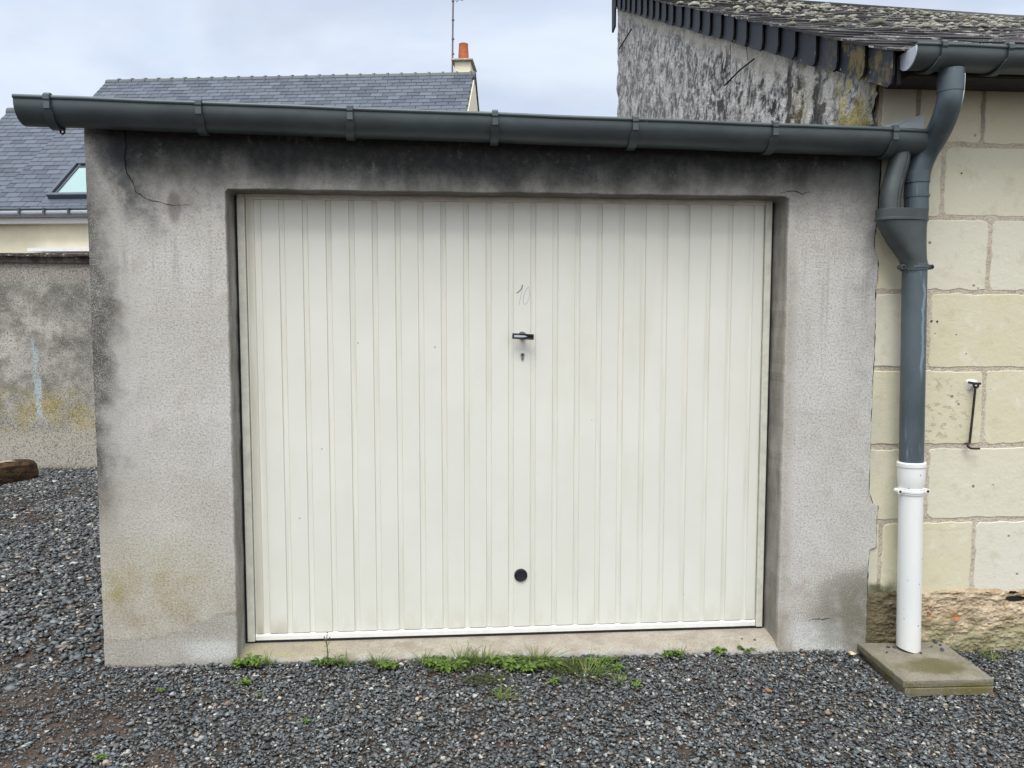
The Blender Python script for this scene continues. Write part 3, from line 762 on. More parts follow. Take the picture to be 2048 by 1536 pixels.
def bracket(mb, x, zl, yc, r, drop, wd=.033, off=.0075, skew=.0):
    P = []; n = 22
    for k in range(n+1):
        a = math.pi*k/n*.93; P.append((yc-(r+off)*math.cos(a), zl-drop-(r+off)*math.sin(a)))
    P = [(yc-r+.012, zl+.016), (yc-r-.004, zl+.017), (yc-r-.0125, zl+.010), (yc-r-.0125, zl-.004), (yc-r-off, zl-.012)] + P
    rings = []
    for i, (y, z) in enumerate(P):
        y2, z2 = P[min(i+1, len(P)-1)]; y1, z1 = P[max(i-1, 0)]; t = Vector((0, y2-y1, z2-z1)).normalized(); nn = Vector((0, t.z, -t.y))*.0038
        w_ = wd/2*(.72 if i < 9 else 1.0); xx = x - skew*max(0, i-8)/20
        rings.append([Vector((xx-w_, y, z))-nn, Vector((xx+w_, y, z))-nn, Vector((xx+w_, y, z))+nn, Vector((xx-w_, y, z))+nn])
    mb.loft(rings, True)
GX0, GX1, GZ0, GZ1, GY, GR, GD = -1.686, 2.022, 2.335, 2.275, -.083, .076, .014
g = MB(); gutter(g, GX0, GX1, GZ0, GZ1, GY, GR, GD); 
for xx, zz in ((GX0, GZ0), (GX1, GZ1)):
    g.prism([Vector((xx, GY-GR*math.cos(math.pi*k/18)*.985, zz-GD-GR*.985*math.sin(math.pi*k/18))) for k in range(19)]+[Vector((xx, GY+GR*.985, zz-.004)), Vector((xx, GY-GR*.985, zz-.004))], (.002 if xx < 0 else -.002, 0, 0))
gut = g.build('gutter', m_gutter, gar, smooth=True, angle=35)
for bx in (-1.557, -.989, -.405, .172, .745, 1.334, 1.853):
    g = MB(); z = GZ0+(GZ1-GZ0)*(bx-GX0)/(GX1-GX0); bracket(g, bx, z, GY, GR, GD, skew=.02 if bx < 0 else 0.0)
    g.box((bx-.011, GY-GR-.0135, z-.040), (bx+.011, GY-GR-.0062, z-.012)); g.build('bracket', m_gutter, gut)
g = MB(); hk = atY(125, 262, -.07)
g.tube([(hk.x, -.07, hk.z+.02), (hk.x-.007, -.07, hk.z+.008), (hk.x-.008, -.07, hk.z-.006), (hk.x, -.07, hk.z-.013), (hk.x+.008, -.07, hk.z-.006), (hk.x+.007, -.07, hk.z+.008), (hk.x, -.07, hk.z+.02)], .004, 8)
g.build('bracket_loop', m_iron, gut)
g = MB(); 
g.prism([(1.90, .0, 2.335), (2.083, .004, 2.392), (2.076, -.005, 2.325), (1.90, -.01, 2.315)], (0, .002, 0)); g.prism([(1.90, .0, 2.335), (2.083, .004, 2.392), (2.083, .07, 2.40), (1.90, .09, 2.345)], (0, 0, .002))
g.build('flashing', m_bright, gar)
g = MB(); g.prism([(1.79, .02, 2.30), (1.872, .02, 2.30), (1.872, .02, 2.352), (1.80, .02, 2.33)], (0, .4, .02)); g.build('flashing', m_gutter, gar)

# ------------------------------------------------------------------ STONE HOUSE
house = empty('stone_house', (3.2, .012, 0), 'old cream limestone block house with mossy slate roof beside the garage', 'house')
SY = .012
zj = [2.56, 2.265, 1.941, 1.611, 1.263, .909, .563, .232]
rows = [  # joints in x per row from the top
    (1.884, 2.058, 2.36, 2.90, 3.45, 4.0, 4.5), (1.80, 2.182, 2.77, 3.33, 3.9, 4.5), (1.84, 2.10, 2.416, 3.02, 3.6, 4.1, 4.5), (1.80, 2.142, 2.80, 3.42, 4.0, 4.5),
    (1.80, 2.105, 2.423, 3.05, 3.6, 4.2, 4.5), (1.80, 2.164, 2.82, 3.42, 4.05, 4.5), (1.78, 1.954, 2.404, 3.02, 3.6, 4.1, 4.5)]
tints = {(1, 1): .55, (2, 1): .75, (2, 2): .8, (3, 1): .05, (3, 0): .7, (4, 2): .12, (4, 1): .08, (5, 1): .6, (6, 1): .1, (6, 2): .98, (0, 1): .3, (0, 2): .25, (6, 0): .4, (5, 0): .3, (4, 0): .2}
g = MB(); g.box((1.876, SY, -.1), (4.5, 4.9, 2.62), 1)
bmort = MB()
rr = random.Random(5)
for i, jx in enumerate(rows):
    z1, z0 = zj[i], zj[i+1]
    for k in range(len(jx)-1):
        x0, x1 = jx[k], jx[k+1]; gp = .0085
        a, b, c, d = x0+gp, x1-gp, z0+gp+rr.uniform(-.002, .003), z1-gp+rr.uniform(-.003, .002)
        if i == 6: c -= rr.uniform(0, .02)
        cr = .017
        ol = []
        def seg(p, q, n, s):
            for t in range(n):
                u_ = t/n; P = Vector((p[0]+(q[0]-p[0])*u_, 0, p[1]+(q[1]-p[1])*u_)); w_ = .0060*fbm(P.x*16, P.z*16, s+i*7, 5) - .006*max(0, fbm(P.x*5, P.z*5, s+i*3, 2)-.25); ol.append(P+Vector((w_, 0, w_*.9)))
        r1, r2, r3, r4 = (cr*rr.uniform(.4, 1.7) for _ in range(4))
        seg((a+r1, c), (b-r2, c), 26, 1); seg((b-r2, c), (b-r2*.3, c+r2*.3), 2, 1); seg((b-r2*.3, c+r2*.3), (b, c+r2), 2, 1)
        seg((b, c+r2), (b, d-r3), 18, 2); seg((b, d-r3), (b-r3*.3, d-r3*.3), 2, 2); seg((b-r3*.3, d-r3*.3), (b-r3, d), 2, 2)
        seg((b-r3, d), (a+r4, d), 26, 3); seg((a+r4, d), (a+r4*.3, d-r4*.3), 2, 3); seg((a+r4*.3, d-r4*.3), (a, d-r4), 2, 3)
        seg((a, d-r4), (a, c+r1), 18, 4); seg((a, c+r1), (a+r1*.3, c+r1*.3), 2, 4); seg((a+r1*.3, c+r1*.3), (a+r1, c), 2, 4)
        cen = Vector(((a+b)/2, 0, (c+d)/2)); pr = rr.uniform(-.001, .0015)
        def inset(P, q): 
            dd = cen-P; l = dd.length; return P+dd*(q/l)
        R1 = [Vector((p.x, SY+.004, p.z)) for p in ol]; R2 = [Vector((inset(p, .001).x, SY-.0002-pr, inset(p, .001).z)) for p in ol]; R3 = [Vector((inset(p, .005).x, SY-.0026-pr, inset(p, .005).z)) for p in ol]
        n_ = len(ol); t = tints.get((i, k), rr.random())
        g.add(R1+R2+R3, [(q+n_*s, (q+1) % n_+n_*s, (q+1) % n_+n_*(s+1), q+n_*(s+1)) for s in (0, 1) for q in range(n_)] + [tuple(range(2*n_, 3*n_))], 0, t)
g.build('wall', [m_tuff, m_mortar], house)
# rough footing
g = MB(); nx, nz = 460, 70; vs = []
for j in range(nz):
    for i in range(nx):
        x = 1.868+(4.5-1.868)*i/(nx-1) + (.02*fbm(0, j*.35, 4, 3) if i < 3 else 0); z = -.10+.345*j/(nz-1)
        top = min(1, (nz-1-j)/4)
        st = abs(fbm(x*7, z*24, 2, 6))*.010 + fbm(x*9, z*11, 9, 6)*.012 + fbm(x*60, z*90, 4, 3)*.006
        y = SY - (.004 + .022*min(1, (1-j/nz)*1.6) + st)*top + .004*(1-top)
        hx, hz_ = x-2.62, z-.185
        if (hx/.055)**2+(hz_/.013)**2 < 1: y += .035
        hx, hz_ = x-2.605, z-.215
        if (hx/.02)**2+(hz_/.007)**2 < 1: y += .03
        if ((x-2.315)/.008)**2+((z-.19)/.010)**2 < 1: y += .02
        y = SY-.002 + (y-SY+.002)*min(1, max(0, (x-1.868)/.09))
        vs.append((x, y, z + .010*fbm(x*7, 0, 1, 3)*(j/nz)))
g.add(vs, [(j*nx+i, j*nx+i+1, (j+1)*nx+i+1, (j+1)*nx+i) for j in range(nz-1) for i in range(nx-1)])
g.build('footing', m_rubble, house, smooth=True, angle=50)
g = MB(); 
for (a, c, w_, h_) in ((2.62, .185, .05, .012), (2.605, .215, .018, .006)): g.prism([Vector((a+w_*math.cos(t)*(1+.1*math.sin(3*t)), SY-.006, c+h_*math.sin(t))) for t in (2*math.pi*q/16 for q in range(16))], (0, .002, 0))
g.build('weep_hole', m_dark, house)
# drilled holes in a block
for a, b, r_ in ((1864, 642, .004), (1875, 643, .0045), (1924, 346, .003), (1913, 669, .002), (1933, 707, .002)):
    p = atY(a, b, SY-.0055); g = MB(); g.tube([(p.x, SY-.0050, p.z), (p.x, SY-.001, p.z)], r_, 10); g.build('drill_hole', m_dark, house)

# gable wall
def ztop(y): return 2.53+.455*y
def zr(y, x=1.8): return 2.641+.461*(y+.09) - .034*(x-1.8)*max(0, y)/5.4
g = MB(); GXp = 1.872; ol = []
rr = random.Random(8)
ys_ = np.linspace(.0, 5.50, 60)
ys_ = np.linspace(.03, 5.50, 60); ol += [Vector((GXp, y, ztop(y)+.06)) for y in ys_]
for k in range(1, 46):
    z = 5.05-(5.05-2.2)*k/45; ol.append(Vector((GXp, 5.50 + .16*fbm(z*1.7, 3, 0, 4) - (.05 if z < 4.5 else 0), z)))
ol += [Vector((GXp, y, 2.2)) for y in np.linspace(5.3, .1, 10)]
for k in range(0, 14):
    z = 2.2+(2.54-2.2)*k/13; ol.append(Vector((GXp, .03, z)))
g.prism(ol, (.10, 0, 0)); g.box((1.98, 5.28, 2.0), (4.5, 5.46, 4.95))
g.build('gable_wall', m_gable, house)
# rough surface plane with relief, slightly proud of it
g = MB(); nx, nz = 260, 120; vs = []; ok = []
for j in range(nz):
    for i in range(nx):
        y = .01+5.45*(i/(nx-1))**1.4; zt = ztop(y)+.05; z = 2.2+(zt-2.2)*j/(nz-1)
        h = .016*fbm(y*9, z*3.2, 5, 6) + .012*fbm(y*3, z*2, 1, 3)
        dl = abs(((z - 2.2) - (y-.5)*.33*-1.0) % 1.1 - .55)
        vs.append((GXp-.012-h - .004*(dl < .03), y - (.03*fbm(z*14, 0, 0, 3)*max(0, 1-i/6)) + (0 if i < nx-8 else (.10*fbm(z*1.7, 3, 0, 4))*(i-nx+8)/7), z))
g.add(vs, [(j*nx+i, (j+1)*nx+i, (j+1)*nx+i+1, j*nx+i+1) for j in range(nz-1) for i in range(nx-1)])
g.build('gable_render', m_gable, house, smooth=True, angle=60)
g = MB()
for pts_ in (((1238, 98), (1263, 58)), ((1449, 171), (1480, 140), (1508, 118)), ((1460, 155), (1461, 88)), ((1492, 88), (1496, 120)), ((1344, 240), (1344, 190))):
    Q = [atX(a, b, GXp-.034) for a, b in pts_]; g = MB(); g.tube(Q, .007 if pts_[0][0] == 1238 else (.0055 if len(pts_) > 2 else .002), 6); g.build('crack', m_crack, house)
# verge slates
g = MB(); y = -.20; k = 0; ex = .235
while y < 5.5:
    y0, y1 = y, y+ex+.03; zu = lambda q: 2.641+.461*(q+.09)-.004; zl = lambda q: ztop(q)-.005 + .004*math.sin(k*1.7)
    xo = GXp-.050; y1 = y+ex*rr.uniform(.92, 1.08); e = y1+.012
    P = [(xo-.012, y0, zu(y0)), (xo-.012, y0, zl(y0)+.055), (xo-.011, y0+.012, zl(y0)+.025), (xo-.010, y0+.040, zl(y0+.04)), (xo+.006, e+.040, zl(e+.04)), (xo+.008, e+.012, zl(e)+.025), (xo+.008, e, zl(e)+.055), (xo+.008, e, zu(e))]
    g.prism(P, (.010, 0, 0), 0, random.random())
    for q in (0, 1, 2): g.mi[-8+q] = 1  # near edges coloured black as shadow lines between the slates
    y = y1; k += 1
g.prism([(GXp-.055, 5.46, 5.20), (GXp-.055, 5.46, 4.82), (GXp-.055, 5.60, 4.80), (GXp-.055, 5.62, 5.20)], (.02, 0, 0), 0, .4)
g.build('verge_slates', [m_verge, m_dark], house)
g = MB(); g.prism([(GXp-.036, -.19, zr(-.19)-.03), (GXp-.036, -.19, ztop(-.19)+.012), (GXp-.036, 5.5, ztop(5.5)+.012), (GXp-.036, 5.5, zr(5.5)-.03)], (.018, 0, 0)); g.build('gap_backing', m_dark, house)  # black board added behind the slates so their gaps read as shade
# roof deck, slates, moss
g = MB(); g.prism([(1.84, -.18, zr(-.18)-.03), (1.84, 5.45, zr(5.45)-.03), (1.84, 5.45, zr(5.45)-.07), (1.84, -.18, zr(-.18)-.07)], (5.55, 0, -.10))
g.build('roof_deck', m_soffit, house)
g = MB(); ang = math.atan(.461); row = 0; y = -.235
while y < 5.42:
    x = 1.795 + (.11 if row % 2 else 0) - .22
    while x < 7.4:
        wd = .22; xa = max(1.795, x); xb = x+wd-.004
        if xb > xa+.02:
            dy = random.uniform(-.006, .006); T = Matrix.Translation((xa, y+dy, zr(y+dy, xa)+random.uniform(-.003, .004))) @ Matrix.Rotation(ang-.035+random.uniform(-.012, .012), 4, 'X') @ Matrix.Rotation(random.uniform(-.012, .012), 4, 'Y')
            g.box((0, 0, 0), (xb-xa, .22, random.uniform(.006, .011)), 0, random.random(), T)
        x += wd
    y += .108; row += 1
g.build('roof_slates', m_oldslate, house)
g = MB(); bmi = bmesh.new(); bmesh.ops.create_icosphere(bmi, subdivisions=2, radius=1); IV = [v.co.copy() for v in bmi.verts]; IF = [tuple(v.index for v in f.verts) for f in bmi.faces]; bmi.free()
for q in range(2600):
    x = random.uniform(1.80, 7.4); y = -.15+5.55*random.random()**.8
    dn = fbm(x*1.3, y*1.3, 0, 3)
    if dn < random.uniform(-.45, .5): continue
    if y < .9 and random.random() < .75: continue
    s = random.uniform(.010, .034)*(1 if random.random() > .06 else 1.7); sd_ = random.random()*50; c = Vector((x, y, zr(y, x)+.004))
    vs = [c + Vector((v.x*s*(1+.35*fbm(v.x*1.5+sd_, v.y*1.5, v.z, 2)), v.y*s*(1+.35*fbm(v.y*1.5+sd_, v.x, v.z, 2)), max(-.2, v.z)*s*random.uniform(.55, .8))) for v in IV]
    g.add(vs, IF, 0, random.random())
tag(g.build('moss_pads', m_lichen, house, smooth=True, angle=180, fixn=False), kind='stuff')
# ridge tiles
g = MB()
for k in range(18):
    x = 1.80+k*.31; g.tube([(x, 5.45, zr(5.45, x)-.02), (x+.31, 5.45, zr(5.45, x+.31)-.02)], .06, 12)
g.build('ridge', m_oldslate, house)
# eave board and soffit
g = MB(); g.box((1.90, -.165, 2.50), (5.0, SY-.002, 2.545)); g.box((1.90, -.175, 2.503), (5.0, -.166, 2.60)); g.build('soffit', m_soffit, house)
# eave gutter
HX0, HZ, HY, HR = 1.852, 2.578, -.236, .064
g = MB(); gutter(g, HX0, 4.6, HZ, HZ-.020, HY, HR, .014, bead=.008)
hg = g.build('gutter', m_gut2, house, smooth=True, angle=35)
g = MB(); g.prism([Vector((HX0-.001, HY-(HR+.001)*math.cos(math.pi*k/20), HZ-.014-(HR+.001)*math.sin(math.pi*k/20))) for k in range(21)]+[Vector((HX0-.001, HY+HR, HZ-.002)), Vector((HX0-.001, HY-HR, HZ-.002))], (-.004, 0, 0))
g.build('end_cap', m_bright, hg)  # paler zinc here: the sky light it catches is put into the colour
for bx in (1.96, 2.24, 2.75, 3.3, 3.9):
    g = MB(); bracket(g, bx, HZ-.020*(bx-HX0)/2.75, HY, HR, .014, wd=.030, skew=.05); g.build('bracket', m_gut2, hg)

# ------------------------------------------------------------------ DRAINPIPE
dp = empty('drainpipe', (2.045, -.08, 0), 'grey zinc drainpipe with hopper and swan neck ending in white plastic pipe', 'drainpipe')
neck = bez([tuple(atY(1903, 140, -.236)), tuple(atY(1902, 172, -.236))] + [tuple(atY(a, b, c)) for a, b, c in ((1898, 204, -.232), (1887, 240, -.195), (1872, 272, -.140), (1852, 305, -.095), (1838, 340, -.080))] + [(2.006, -.080, 2.06), (2.008, -.082, 1.955)], 8)
g = MB(); g.tube(neck, .049, 28); 
g.build('swan_neck', m_pipe, dp, smooth=True, angle=60)
g = MB()
def collar(mb, p, t, r, h):
    t = Vector(t).normalized(); p = Vector(p); mb.tube([p-t*h/2, p-t*h/2*.98, p+t*h/2*.98, p+t*h/2], [r-.003, r, r, r-.003], 28)
for cp, ch_ in ((tuple(atY(1901.5, 170, -.236)), .06), ((2.006, -.081, 2.10), .05), ((2.007, -.082, 2.02), .012)):
    g = MB(); collar(g, cp, (0, 0, 1), .0515, ch_); g.build('collar', m_pipe, dp, smooth=True, angle=50)
g = MB(); sm_ = [p + Vector((.032, -.037, 0)) for p in neck[3:26]]; g.tube(sm_, .003, 6); g.build('seam', m_bright, dp)
br_ = bez([(1.925, -.083, 2.215), (1.922, -.083, 2.17), (1.905, -.083, 2.10), (1.888, -.085, 2.03), (1.884, -.087, 1.955)], 8)
g = MB(); g.tube(br_, .043, 26); g.tube([p+Vector((.012, -.0425, 0)) for p in br_], .003, 6); g.build('branch_pipe', m_hop, dp, smooth=True, angle=60)
# hopper: oval band tapering to the pipe
def oval(cx_, cy_, ax, ay, z, n=36): return [Vector((cx_+ax*abs(math.cos(t))**.75*(1 if math.cos(t) > 0 else -1), cy_+ay*math.sin(t), z)) for t in (2*math.pi*k/n for k in range(n))]
g = MB(); g.loft([oval(1.941, -.085, .113, .056, 1.962), oval(1.941, -.085, .115, .058, 1.960), oval(1.941, -.085, .114, .057, 1.925), oval(1.941, -.085, .117, .060, 1.922), oval(1.941, -.085, .117, .060, 1.914), oval(1.942, -.085, .111, .055, 1.911),
                  oval(1.945, -.085, .106, .054, 1.89), oval(1.968, -.083, .084, .053, 1.82), oval(1.998, -.082, .056, .053, 1.752), oval(2.006, -.081, .0525, .0525, 1.73), oval(2.007, -.081, .0525, .0525, 1.70)], True)
g.build('hopper', m_hop, dp, smooth=True, angle=25)
pipe_at = lambda z: Vector((2.010+(1.75-z)*.0205, -.081-(1.75-z)*.004, z))
g = MB(); g.tube([pipe_at(z) for z in (1.74, 1.5, 1.2, .9, .855)], .0505, 32); g.build('metal_pipe', m_pipe, dp, smooth=True, angle=60)
def clamp(z, r, mat, name, ear):
    g = MB(); c = pipe_at(z); g.tube([c+Vector((0, 0, h)) for h in (-.014, -.013, -.005, -.004, .004, .005, .013, .014)], [r, r+.003, r+.003, r+.006, r+.006, r+.003, r+.003, r], 32)
    g.build(name, mat, dp, smooth=True, angle=30)
    for s in (-1, 1):
        g = MB(); e = c+Vector((s*(r+.012), -.012, 0)); g.tube([e+Vector((0, -.012, 0)), e+Vector((0, .022, 0))], .011, 14); g.build('clamp_lug', ear, dp, smooth=True, angle=40)
        g = MB(); g.tube([e+Vector((0, -.0155, 0)), e+Vector((0, -.0125, 0))], .005, 10); g.build('screw', m_dark, dp)
clamp(1.715, .0515, m_pipe, 'clamp', m_hop)
g = MB(); pz = lambda z: pipe_at(z)
g.tube([pz(.858), pz(.853), pz(.838), pz(.834), pz(.800), pz(.775), pz(.750), pz(.745)], [.0565, .0605, .0605, .0575, .0572, .0565, .0525, .0515], 32)
g.build('socket', m_pvc, dp, smooth=True, angle=30)
clamp(.728, .0520, m_pvc, 'clamp', m_pvc)
g = MB(); rings = []
for z in (.748, .5, .25, .05, 0):
    c = pz(z); rg = []
    for k in range(32):
        t = 2*math.pi*k/32; zz = z
        if z == 0: zz = .002 - 0.0*math.sin(t) + .012*max(0, -math.cos(t))
        rg.append(Vector((c.x+.0505*math.cos(t), c.y+.0505*math.sin(t), zz)))
    rings.append(rg)
g.loft(rings, True); g.build('plastic_pipe', m_pvc, dp, smooth=True, angle=60)

# ------------------------------------------------------------------ SLABS and small things at the pipe foot
def slab(name, pts_, z1, th, label, seed):
    g = MB(); rr = random.Random(seed); ol = []
    for i in range(4):
        p = Vector(pts_[i]); q = Vector(pts_[(i+1) % 4])
        for k in range(12): c = p.lerp(q, k/12); ol.append(Vector((c.x+rr.uniform(-.0015, .0015), c.y+rr.uniform(-.0015, .0015), z1)))
    c = sum((p for p in ol), Vector())/len(ol)
    g.prism([p-Vector((c.x, c.y, z1-th)) for p in ol], (0, 0, -th))
    o = g.build(name, m_slab, bevel=.003); o.location = (c.x, c.y, z1-th); 
    # mesh was centred: lift so that the top sits at z1
    for v in o.data.vertices: v.co.z += 0
    o.data.update(); return tag(o, label, 'paving slab', 'stacked slabs under the drainpipe')
slab('paving_slab', [(1.853, -.006), (1.842, -.386), (2.228, -.396), (2.250, -.022)], 0.0, .031, 'upper concrete slab carrying the foot of the white pipe', 1)
slab('paving_slab', [(1.868, -.010), (1.850, -.388), (2.224, -.401), (2.240, -.026)], -.0335, .035, 'lower mossy concrete slab beneath the slab that carries the pipe', 2)
def pebble(px, py, z, s, col, label, group=None, name='pebble'):
    s *= 1.3; p = atZ(px, py, z); g = MB(); V_, F_ = SHARDS[random.randrange(len(SHARDS))]
    g.add([Vector((v[0]*s, v[1]*s*1.1, (v[2]+.3)*s)) for v in V_], [tuple(f) for f in F_]); o = g.build(name, col, bevel=0, smooth=True, angle=45)
    b = o.modifiers.new('round', 'BEVEL'); b.width = s*.12; b.segments = 2
    o.location = (p.x, p.y, z); o.rotation_euler = (0, 0, random.uniform(0, 6)); return tag(o, label, 'pebble', group)
m_peb = mat_flat('dark_pebble', (.055, .055, .065), .6, var=.3, scale=80); m_red = mat_flat('dark_red_pebble', (.12, .03, .035), .6, var=.3, scale=80); m_tan = mat_flat('cream_pebble', (.62, .50, .30), .7, var=.15, scale=40)
PG = 'loose pebbles on the slab'
for a, b, s, mt, lb in ((1776, 1295, .012, m_peb, 'dark pebble on the slab left of the white pipe, nearer the garage'), (1788, 1296, .011, m_peb, 'dark pebble touching the left side of the white pipe'), (1774, 1306, .009, m_peb, 'small dark pebble left of the pipe, nearest the slab front'),
                        (1842, 1307, .010, m_peb, 'dark pebble at the right edge of the white pipe foot'), (1871, 1286, .015, m_peb, 'largest dark pebble at the back of the slab near the wall'), (1884, 1285, .011, m_red, 'dark red pebble at the back of the slab'),
                        (1881, 1291, .010, m_peb, 'small dark pebble between the red pebble and the rounded one'), (1884, 1301, .015, m_peb, 'rounded dark pebble furthest right on the slab'), (1862, 1294, .008, m_peb, 'flat small dark pebble in the middle right of the slab')):
    pebble(a, b, .0, s, mt, lb, PG)
pebble(1703, 1311, -.025, .026, m_tan, 'cream yellow stone lying on the gravel beside the slabs')
pebble(1484, 1279, .012, .009, m_peb, 'dark pebble on the door sill, left one of two'); pebble(1510, 1281, .010, .010, m_peb, 'dark pebble on the door sill, nearer the right jamb')
pebble(1875, 1268, -.005, .03, mat_flat('mossy_stone', (.12, .12, .06), .9, var=.4, scale=40), 'mossy lump of stone at the wall foot behind the slab')

# iron hook
hk = empty('door_hook', tuple(atY(1950, 770, SY)), 'black iron hold back hook hanging on the limestone wall', 'hook')
P0 = atY(1951, 772, -.02); P1 = atY(1939, 886, -.010)
g = MB(); g.tube([P0, P0.lerp(P1, .5)+Vector((.0, -.001, 0)), P1], .0052, 10)
g.tube(bez([P1, P1+Vector((-.012, -.006, -.006)), P1+Vector((-.016, -.012, -.012)), P1+Vector((-.006, -.014, -.021)), P1+Vector((.014, -.014, -.024)), P1+Vector((.040, -.014, -.024))], 5), .0048, 10)
g.tube([P1+Vector((-.026, 0, -.004)), P1+Vector((-.002, -.002, .002))], .0038, 8)
g.build('rod', m_iron, hk, smooth=True)
g = MB(); c = atY(1952, 771, -.02)
g.tube([(c.x+.011*math.cos(t), c.y, c.z+.011*math.sin(t)) for t in (2*math.pi*k/16 for k in range(17))], .0045, 8)
g.tube([(c.x, SY, c.z+.006), (c.x, c.y, c.z+.008)], .005, 8); g.tube([(c.x-.030, c.y+.012, c.z+.014), (c.x-.006, c.y-.002, c.z+.009), (c.x+.019, c.y-.004, c.z+.009)], .0055, 8); g.build('eye_bolt', m_iron, hk, smooth=True)
g = MB(); q = atY(1943, 770, SY-.005); vs = []
g.loft([[Vector((q.x+rx*math.cos(t)*(1+.25*math.sin(3*t+1)), SY+yy, q.z+rz*math.sin(t)*(1+.2*math.cos(2*t)))) for t in (2*math.pi*k/18 for k in range(18))] for rx, rz, yy in ((.030, .034, -.002), (.022, .026, -.009), (.010, .012, -.013))], True)
g.build('plaster_patch', m_plaster, hk, smooth=True)

# ------------------------------------------------------------------ BOUNDARY WALL
bw = empty('boundary_wall', (-4.5, 4.80, 0), 'stained grey cement boundary wall with dark slate coping left of the garage', 'wall')
g = MB(); g.box((-11, 4.77, -.1), (-1.50, 4.95, 2.105)); g.build('wall', m_back, bw)
g = MB(); x = -11; rr = random.Random(4)
g.box((-11, 4.735, 2.092), (-1.502, 4.99, 2.158), 0)
while x < -1.6:
    wd = rr.uniform(.17, .30)
    if x+wd > -1.505: wd = -1.505-x
    T = Matrix.Translation((x, 4.70+rr.uniform(-.008, .010), 2.150+rr.uniform(0, .008))) @ Matrix.Rotation(.12+rr.uniform(-.02, .02), 4, 'X'); g.box((0, 0, 0), (wd-.006, .30, .014), 0, None, T)
    T = Matrix.Translation((x+.1, 4.735+rr.uniform(-.008, .01), 2.168+rr.uniform(0, .010))) @ Matrix.Rotation(.12, 4, 'X')
    if x+.1+wd < -1.51: g.box((0, 0, 0), (wd-.01, .22, .013), 0, None, T)
    x += wd
for q in range(60):
    x = rr.uniform(-6.5, -1.55); s = rr.uniform(.008, .022); c = Vector((x, 4.70+rr.uniform(-.004, .1), 2.145+rr.uniform(-.03, .035)))
    g.add([c+Vector((v.x*s, v.y*s*.6, v.z*s*.6)) for v in IV], IF, 1)
g.build('coping', [m_cop, mat_flat('white_lichen_spots', (.45, .44, .40), .95, var=.2)], bw)

# timber
lg = MB(); A = Vector((-4.03, 4.28, .005)); dirv = Vector((-.48, -.88, -.0)).normalized(); side = Vector((dirv.y, -dirv.x, 0)); rings = []
for k in range(22):
    t = k/21*1.9; c = A + dirv*t; s = 1.0 if k > 2 else (.86, .95, .98)[k]; rg = []
    for (a, b) in ((-.085, .0), (-.095, .06), (-.080, .135), (-.045, .165), (.03, .17), (.08, .145), (.09, .07), (.08, .0)):
        j = .012*fbm(t*4, a*16, b*16, 4); a2, b2 = a*1.25, b*1.25; rg.append(c + side*(a2*s+j) + Vector((0, 0, b2*(s if b > .1 else 1)+j*.8)))
    rings.append(rg)
lg.loft(rings, True)
lo = lg.build('timber_beam', m_wood, None, smooth=True, angle=35)
at = lo.data.attributes.new('tint', 'FLOAT', 'FACE'); lo.data.update()
at.data.foreach_set('value', [1.0 if (p.normal.z > .75 and p.center.x < -4.12) else 0 for p in lo.data.polygons])  # upward faces paler: light on the beam's top put into the colour
tag(lo, 'split brown timber beam lying on the gravel in front of the boundary wall', 'beam')

# ------------------------------------------------------------------ MODERN HOUSE (own rotated frame)
RZ = R(-8); E0 = Vector((-6.2, 9.0, 3.18)); SL = R(41.3)
mh = empty('slate_roofed_house', (E0.x, E0.y, 0), 'cream house with steep blue slate roof and chimney rising behind the garage', 'house', rz=RZ)
IM = (Matrix.Translation((E0.x, E0.y, 0)) @ Matrix.Rotation(RZ, 4, 'Z')).inverted()
def loc_on(px, py, b):
    """photo pixel onto the local plane y=b"""
    o = IM @ CAM; d = IM.to_3x3() @ ray(px, py); return o + d*((b-o.y)/d.y)
UL, UR, UA, EZ = -.90, 6.20, -2.30, 3.18
BR, AR = 3.40, 2.56
T_ = math.tan(SL)
zs_ = lambda b: EZ + b*T_
g = MB()
g.box((UA+.12, .16, -.1), (UR-.10, 2*BR-.16, EZ-.02), 0)
g.prism([(UR+.012, .03, EZ-.06), (UR+.012, BR, zs_(BR)-.03), (UR+.012, 2*BR-.03, EZ-.06)], (-.25, 0, 0)); g.prism([(UL+.10, .18, EZ-.02), (UL+.10, BR, zs_(BR)-.12), (UL+.10, 2*BR-.18, EZ-.02)], (.25, 0, 0))
g.build('wall', m_cream, mh, local=True)
def slates(ua, ub, bmax, lift, side=1):
    g = MB(); nr = int(bmax/math.cos(SL)/.135); row = 0; ln = bmax/math.cos(SL)
    base = Matrix.Translation((0, 0, EZ)) @ Matrix.Rotation(SL, 4, 'X')
    s = -.03
    g.box((ua+.01, .0, -.06+lift), (ub-.01, ln, -.012+lift), 0, .3, base)
    while s < ln-.03:
        x = ua - (.11 if row % 2 else 0)
        while x < ub:
            xa, xb = max(x, ua), min(x+.222, ub)
            if xb-xa > .03:
                T = base @ Matrix.Translation((xa, s, lift+.006)) @ Matrix.Rotation(-.05+random.uniform(-.006, .006), 4, 'X')
                g.box((0, 0, 0), (xb-xa-.005, .18 if s+.18 < ln else ln-s, .012), 0, random.random(), T)
            x += .225
        s += .135; row += 1
    return g
slates(UL, UR, BR, .035).build('roof', m_slate, mh, local=True)
slates(UA, UL-.002, AR, 0.0).build('roof', m_slate, mh, local=True)
g = MB()      # rear slopes
g.prism([(UL, BR+.01, zs_(BR)+.02), (UL, 2*BR, EZ+.02), (UL, 2*BR, EZ-.03), (UL, BR+.01, zs_(BR)-.03)], (UR-UL, 0, 0), 0, .4)
